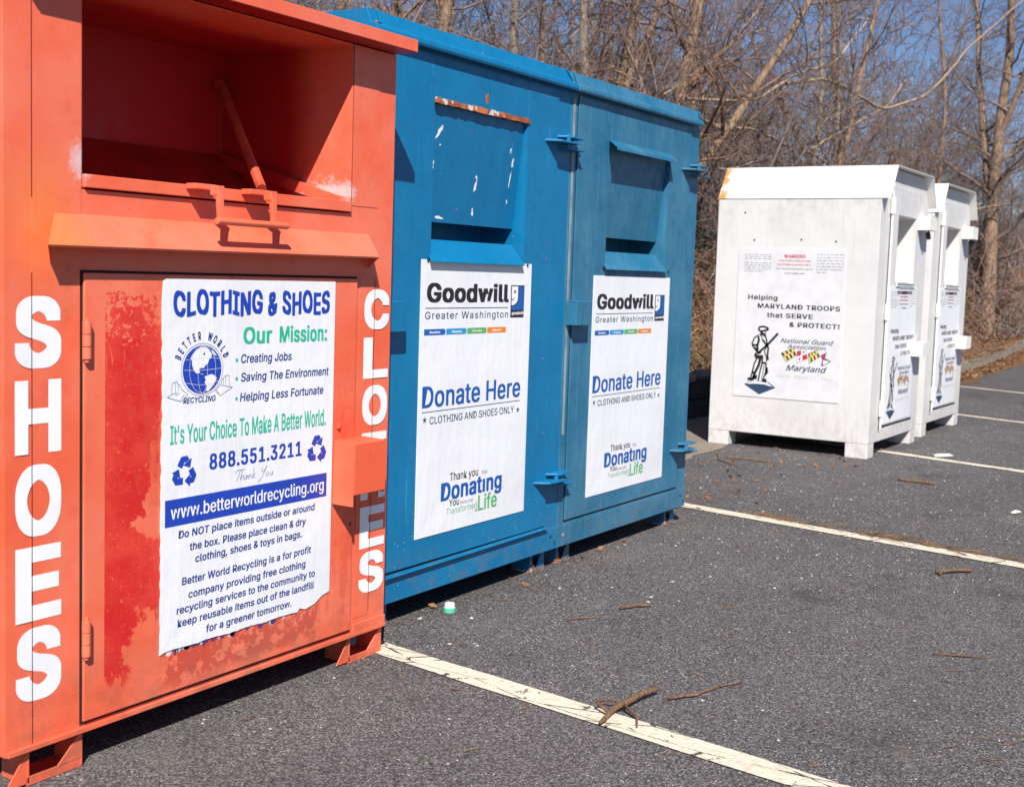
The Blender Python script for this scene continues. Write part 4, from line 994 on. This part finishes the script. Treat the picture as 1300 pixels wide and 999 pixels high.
hero = [
 (21, 13.48, 8.62, 8, .085, (0, 0), 'bark_grey', None, 'pale grey bare trunk rising above the brighter blue bin'),
 (22, 13.14, 7.24, 8, .082, (0, .02), 'bark_grey', None, 'straight grey-brown trunk rising above the seam between the blue bins'),
 (23, 11.55, 5.97, 7, .095, (.05, -.1), 'bark', [(.28, (.5, -.5, .8), .75)], 'thick forked brown trunk behind the duller blue bin, a limb slanting right'),
 (24, 12.69, 5.95, 7, .055, (0, .03), 'bark', None, 'slim tan trunk rising over the right half of the duller blue bin'),
 (25, 14.65, 6.50, 7, .055, (.02, 0), 'bark', None, 'slim dark trunk just right of the duller blue bin'),
 (26, 16.0, 5.72, 8, .052, (0, 0), 'bark', None, 'slender straight tan trunk directly above the nearer white bin'),
 (27, 27.3, 5.55, 9, .17, (0, .03), 'bark', [(.42, (.25, .35, 1), .8), (.5, (-.1, -.5, 1), .6)], 'thick forked trunk at the far right beyond the white bins'),
 (28, 23.4, 6.3, 8, .075, (-.1, .42), 'bark', None, 'leaning tree slanting left above the farther white bin'),
 (29, 22.6, 6.8, 8, .06, (-.1, .55), 'bark', None, 'thinner leaning tree slanting left above the nearer white bin'),
 (30, 14.79, 10.26, 8, .07, (0, 0), 'bark', [(.12, (.1, .12, 1), .9)], 'twin-stemmed brown tree above the left half of the brighter blue bin'),
 (31, 14.49, 8.89, 8, .07, (.03, -.05), 'bark', [(.35, (.3, -.3, 1), .8)], 'brown trunk forking upward above the right half of the brighter blue bin'),
 (32, 11.6, 7.9, 7, .07, (.35, -.62), 'bark', None, 'dark trunk leaning steeply right above the brighter blue bin'),
 (33, 14.26, 10.98, 8, .06, (0, 0), 'bark_grey', None, 'thin grey tree above the left top corner of the brighter blue bin'),
 (34, 24.5, 5.85, 8, .06, (.0, .08), 'bark', None, 'thin dark upright tree beyond the farther white bin'),
]
for (seed, x, y, h, r, lean, bk, fork, lab) in hero:
    put(make_tree('bare_tree', seed, h, r, lean, 1.3, 16, fork, bark=bk), x, y, 0, 1, label=lab, cat='tree', group=G1)
protos = [make_tree('bare_tree', 50+i, 7.5, .055+.01*i, (.03*i, -.03), .9, 18, bark=['bark', 'bark_grey', 'bark'][i]) for i in range(3)]
rp = random.Random(77); k = 0
while k < 34:
    az = R(rp.uniform(9.5, 46)); d = rp.uniform(12, 34); x, y = d*math.cos(az), d*math.sin(az)
    if y < 6.8: continue
    o = protos[k] if k < 3 else copy_tree(protos[k % 3])
    put(o, x, y, rp.uniform(0, 6.28), rp.uniform(.8, 1.25), label='slim bare tree set back in the leafless woods behind the front trunks', cat='tree', group='slim bare trees set back in the woods'); k += 1

# dense thicket of leafless saplings, one mass
def sapling(seed, h, stems, sub=(4, 5)):
    rs = np.random.RandomState(seed); B = Big(); cfg = dict(up=.03, lv=2, n=sub)
    for s in range(stems):
        a = rs.uniform(0, 6.28); d = np.array([math.cos(a)*.35, math.sin(a)*.35, 1.]); P, _ = wander(np.array([rs.normal(0, .15), rs.normal(0, .15), -.1]), d, h*rs.uniform(.6, 1), 10, rs, .10, .0); rad = np.linspace(.016, .004, 11)*rs.uniform(.6, 1.3); B.tube(P, rad, 4)
        for k in range(16):
            f = rs.uniform(.6, 9.9); i = int(f); p = P[i]+(P[i+1]-P[i])*(f-i); branch(B, p, perp(np.array([0, 0, 1.]), rs, rs.uniform(.4, 1.4)), rs.uniform(.35, 1.1), .006, 0, rs, cfg)
    return B.arr()
sap = [sapling(80+i, 4.2, 3) for i in range(5)]
def replicate(name, spots, mat, label, protos):
    B = Big()
    for (x, y, s, a, j) in spots:
        V, F = protos[j % len(protos)]; c, q = math.cos(a)*s, math.sin(a)*s
        W = np.stack([V[:, 0]*c-V[:, 1]*q+x, V[:, 0]*q+V[:, 1]*c+y, V[:, 2]*s+float(hgt(x, y))], -1); B.add(W, F)
    return tag(B.build(name, mat), label, 'thicket', kind='stuff')
sp = []
rp = random.Random(5)
while len(sp) < 58:
    az = R(rp.uniform(8.5, 47)); d = rp.uniform(9, 34); x, y = d*math.cos(az), d*math.sin(az)
    if y < 5.3+.0*x: continue
    sp.append((x, y, rp.uniform(.75, 1.2)*(1+d/60), rp.uniform(0, 6.28), rp.randrange(5)))
for i in range(22):
    az = R(rp.uniform(8.6, 16)); d = rp.uniform(28, 46); sp.append((d*math.cos(az), max(6.2, d*math.sin(az)), rp.uniform(.8, 1.15), rp.uniform(0, 6.28), rp.randrange(5)))
replicate('sapling_thicket', sp, 'twig', 'dense mass of leafless saplings and twigs behind the bins', sap)
sp = []
while len(sp) < 60:
    az = R(rp.uniform(5, 50)); d = rp.uniform(34, 70); x, y = d*math.cos(az), d*math.sin(az)
    if y < 6: continue
    sp.append((x, y, rp.uniform(1.6, 2.4), rp.uniform(0, 6.28), rp.randrange(5)))
replicate('far_woods', sp, 'twig', 'far off leafless woods seen as one brown mass', sap)
# low brambles and canes
rs = np.random.RandomState(31)
def arcs(n, az, dr, ymin, L, rr, hz, mat, name, label, lean=1.):
    B = Big(); k = 0
    while k < n:
        a = R(rs.uniform(*az)); d = rs.uniform(*dr)**1.; x, y = d*math.cos(a), d*math.sin(a)
        if y < ymin(x): continue
        z = float(hgt(x, y)); t = rs.uniform(0, 6.28); l = rs.uniform(*L); e = rs.uniform(*hz)
        q = np.linspace(0, 1, 7); P = np.stack([x+math.cos(t)*l*q*lean, y+math.sin(t)*l*q*lean, z+l*e*(1.9*q-1.55*q*q)], 1)+rs.normal(0, .02*l, (7, 3))*q[:, None]
        if P[:, 1].min() < (4.3 if x < 13.4 else 3.9) or (P[:, 1].min() < 4.45 and P[:, 0].min() < 9.9): continue
        r = rs.uniform(*rr); B.tube(P, np.linspace(r, r*.4, 7), 3); k += 1
    return tag(B.build(name, mat), label, 'undergrowth', kind='stuff')
ymin = lambda x: 4.62 if x < 13.4 else float(edgeY(x))+.35
arcs(4200, (8.5, 45), (8.5, 34), ymin, (.6, 2.2), (.003, .010), (.35, 1.5), 'twig', 'brambles', 'tangled brown brambles along the edge of the woods')
arcs(1500, (8.5, 15), (27, 40), ymin, (1.2, 3.2), (.008, .018), (.5, 1.3), 'twig', 'far_brambles', 'tall brown brush at the far right end of the lot')
arcs(2600, (8.5, 34), (8.5, 22), ymin, (.5, 1.6), (.003, .007), (.5, 1.6), 'leafdead', 'dead_canes', 'tangled reddish dead canes under the trees')
arcs(1000, (8.5, 32), (8.5, 24), ymin, (.5, 1.9), (.0025, .006), (.4, 1.3), 'vine', 'pale_canes', 'pale bent canes and vines among the brambles')
arcs(520, (22.5, 27.5), (10, 12.5), lambda x: 4.62, (.3, .9), (.0025, .006), (.3, 1.2), 'grass', 'dry_grass', 'dry tan grass behind the retaining edge between the bins')
# leaf litter
def leaves(name, n, f, size, mat, label, cat):
    P = np.array([f() for _ in range(n)]); s = rs.uniform(size*.6, size*1.3, n)
    A = rs.normal(0, 1, (n, 3)); A[:, 2] *= .45; A /= np.linalg.norm(A, axis=1)[:, None]; Bv = np.cross(A, rs.normal(0, 1, (n, 3))); Bv /= np.linalg.norm(Bv, axis=1)[:, None]
    C = np.cross(A, Bv)
    V = np.stack([P+A*s[:, None], P+Bv*s[:, None]*.45+C*s[:, None]*.12, P-A*s[:, None], P-Bv*s[:, None]*.45+C*s[:, None]*.12], 1).reshape(-1, 3)
    F = np.arange(n*4).reshape(n, 4); o = build_np(name, V, F, mat, smooth=False); return o
def f_litter():
    while 1:
        x = rs.uniform(7, 34); y = rs.uniform(4.5, 8.5)
        if y > ymin(x)-.1: return (x, y, float(hgt(x, y))+.01+rs.rand()*.05)
tag(leaves('leaf_litter', 7000, f_litter, .045, 'leafdead', '', ''), 'brown fallen leaves on the woodland floor', 'leaves', kind='stuff')
def f_kerb(): 
    x = rs.uniform(13.8, 27); y = float(np.interp(x, [13.5, 17, 20, 26], [3.90, 3.72, 3.82, 4.32]))+abs(rs.normal(0, .28)); return (x, y-.06, .012+(.15 if y-.06 > float(edgeY(x))-.19 else 0))
tag(leaves('kerb_leaves', 2600, f_kerb, .035, 'leafdead', '', ''), 'brown leaves collected along the far kerb', 'leaves', kind='stuff')
def f_lot():
    if rs.rand() < .55: return (rs.uniform(5.7, 9.2), rs.uniform(2.75, 4.3), .012)
    return (rs.uniform(3.2, 12), 2.62+abs(rs.normal(0, .16))*rs.choice([-1, 1])*.8, .012)
tag(leaves('scattered_leaves', 130, f_lot, .022, 'leafdead', '', ''), 'small brown leaf scraps gathered along the feet of the bins', 'leaves', kind='stuff')
# clinging dead leaves in the twigs
def f_cling():
    a = R(rs.uniform(9, 44)); d = rs.uniform(10, 26); return (d*math.cos(a), max(5, d*math.sin(a)), rs.uniform(.5, 1.2+d*.17))
tag(leaves('clinging_leaves', 3000, f_cling, .022, 'leafdead', '', ''), 'withered leaves still clinging among the twigs', 'leaves', kind='stuff')
# evergreen shrubs in the thicket
def shrub(x, y, rx, rz, n, seed, label):
    rs2 = np.random.RandomState(seed); t = thing('evergreen_shrub', label, 'shrub', (x, y, float(hgt(x, y))), group='evergreen shrubs in the thicket')
    cl = [(rs2.uniform(-rx, rx), rs2.uniform(-rx*.6, rx*.6), rs2.uniform(.3, rz)) for _ in range(16)]
    def f():
        c = cl[rs2.randint(len(cl))]; return (c[0]+rs2.normal(0, .22), c[1]+rs2.normal(0, .22), max(.05, c[2]+rs2.normal(0, .18)))
    o = leaves('foliage', n, f, .038, 'darkleaf', '', ''); o.parent = t
    mb = Big()
    for c in cl: mb.tube([(0, 0, 0), (c[0]*.4, c[1]*.4, c[2]*.6), c], [.025, .014, .005], 5)
    mb.build('stem', 'bark', t); return t
shrub(14.0, 6.6, 1.0, 2.1, 4200, 1, 'dark evergreen shrub seen between the duller blue bin and the nearer white bin')
shrub(17.8, 6.8, 1.1, 2.4, 4000, 2, 'dark evergreen shrub rising just above the nearer white bin roof')
shrub(29.8, 6.9, 1.5, 3.2, 5000, 3, 'dark tangled evergreen shrub at the far right below the forked trunk')
# individually visible pale vines and long twigs crossing in front of the woods
def vine(name, pts, r, label):
    P = np.array(pts, float); t = np.linspace(0, len(P)-1, (len(P)-1)*6+1); Q = np.stack([np.interp(t, range(len(P)), P[:, k]) for k in range(3)], 1)
    Q[1:-1] = (Q[:-2]+Q[1:-1]*2+Q[2:])/4; Q += np.random.RandomState(len(pts)).normal(0, .006, Q.shape); base = Q[0].copy()
    B = Big(); B.tube(Q-base, np.linspace(r, r*.4, len(Q)), 6); o = B.build(name, 'vine'); o.location = base; tag(o, label, 'vine', 'pale vines crossing in front of the woods')
VINES = []
VINES = [
 ('pale thin branch curving up from the top of the duller blue bin', .016, [(11.30, 5.50, 3.03), (12.14, 5.40, 3.46), (12.60, 5.30, 3.78), (13.47, 5.20, 4.07)]),
 ('long pale vine arching from the duller blue bin up across the middle of the woods', .020, [(11.82, 5.50, 3.04), (13.5, 5.40, 3.26), (14.45, 5.30, 3.69), (15.6, 5.20, 4.0), (16.8, 5.10, 4.9)]),
 ('pale vine sagging between the duller blue bin and the nearer white roof', .018, [(12.30, 5.50, 2.87), (13.54, 5.40, 2.93), (14.88, 5.30, 2.8), (15.03, 5.25, 2.72)]),
 ('crooked pale bough rising to the right above the nearer white bin', .028, [(14.7, 5.5, 3.62), (15.9, 5.4, 3.86), (18.1, 5.3, 3.73), (19.8, 5.1, 4.17), (21.8, 5.0, 5.23), (25.9, 4.98, 6.82)]),
 ('pale branch arching over the brush right of the farther white bin', .030, [(22.1, 5.6, 2.57), (24.0, 5.6, 2.58), (26.6, 5.5, 2.89), (29.0, 5.4, 3.12)]),
 ('short bent pale cane between the duller blue bin and the nearer white bin', .012, [(12.3, 5.5, 1.33), (12.5, 5.5, 1.06), (12.72, 5.5, 1.26), (12.9, 5.5, 1.43)]),
 ('thin pale branch rising steeply above the nearer white roof', .018, [(15.7, 5.5, 2.94), (16.97, 5.4, 3.38), (18.6, 5.4, 3.84), (19.6, 5.4, 4.4)])]
for lab, r, pts in VINES: vine('pale_vine', pts, r, lab)
# rusty post at the wood edge
t = thing('metal_post', 'rusty leaning metal post at the edge of the woods on the far right', 'post', (27.7, 5.75, float(hgt(27.7, 5.75))))
mb = MB(); mb.tube([(0, 0, -.2), (.02, -.07, 1.2), (.05, -.16, 2.5)], .05, 'rust', 10); mb.build('pole', t, smooth=False)
mb = MB(); mb.box(-.01, .11, -.21, -.11, 2.48, 2.53, 'rust'); mb.build('cap', t, .004)

# ================================================================== LIGHT, SKY, CAMERA
sd = Vector((1.32, 1.0, -1.60)).normalized()
sun = bpy.data.objects.new('sun', bpy.data.lights.new('sun', 'SUN')); COL.objects.link(sun)
sun.rotation_euler = sd.to_track_quat('-Z', 'Y').to_euler(); sun.data.energy = 5.0; sun.data.angle = R(.53); sun.data.color = (1, .955, .90)
w = bpy.data.worlds.new('World'); scene.world = w; w.use_nodes = True; nt = w.node_tree
sky = nt.nodes.new('ShaderNodeTexSky'); sky.sky_type = 'NISHITA'; sky.sun_disc = False
sky.sun_elevation = math.asin(-sd.z); sky.sun_rotation = math.atan2(-sd.x, -sd.y); sky.air_density = 1.0; sky.dust_density = .3; sky.ozone_density = 2.5; sky.altitude = 200
tint = nt.nodes.new('ShaderNodeMix'); tint.data_type = 'RGBA'; tint.blend_type = 'MULTIPLY'; tint.inputs[0].default_value = 1
tint.inputs[7].default_value = (.86, .97, 1.22, 1)      # clear winter sky, a deeper blue
nt.links.new(sky.outputs[0], tint.inputs[6]); nt.links.new(tint.outputs[2], nt.nodes['Background'].inputs[0]); nt.nodes['Background'].inputs[1].default_value = .053
cam = bpy.data.objects.new('camera', bpy.data.cameras.new('camera')); COL.objects.link(cam); scene.camera = cam
yaw, pitch, roll, F, cy = 0.56542579, 0.08853437, 0.03259843, 1567.878, 487.554
f = Vector((math.cos(pitch)*math.cos(yaw), math.cos(pitch)*math.sin(yaw), -math.sin(pitch))); r = Vector((math.sin(yaw), -math.cos(yaw), 0)); u = r.cross(f)
c, s = math.cos(roll), math.sin(roll); r2 = r*c+u*s; u2 = u*c-r*s
cam.matrix_world = Matrix(((r2.x, u2.x, -f.x, 0), (r2.y, u2.y, -f.y, 0), (r2.z, u2.z, -f.z, 1.2), (0, 0, 0, 1)))
cam.data.sensor_width = 36; cam.data.lens = 36*F/1300; cam.data.shift_y = -(999/2-cy)/1300
cam.data.clip_start = .05; cam.data.clip_end = 3000
cam.data.dof.use_dof = True; cam.data.dof.focus_distance = 3.9; cam.data.dof.aperture_fstop = 6.3
scene.view_settings.view_transform = 'Standard'; scene.view_settings.look = 'None'; scene.view_settings.gamma = 1
scene.view_settings.exposure = .55
scene.cycles.use_denoising = True; scene.cycles.max_bounces = 6
for q in list(bpy.data.objects):
    if q.type == 'MESH' and not q.material_slots: print('NO MAT', q.name)
print('tris', sum(len(q.data.polygons) for q in bpy.data.objects if q.type == 'MESH'))
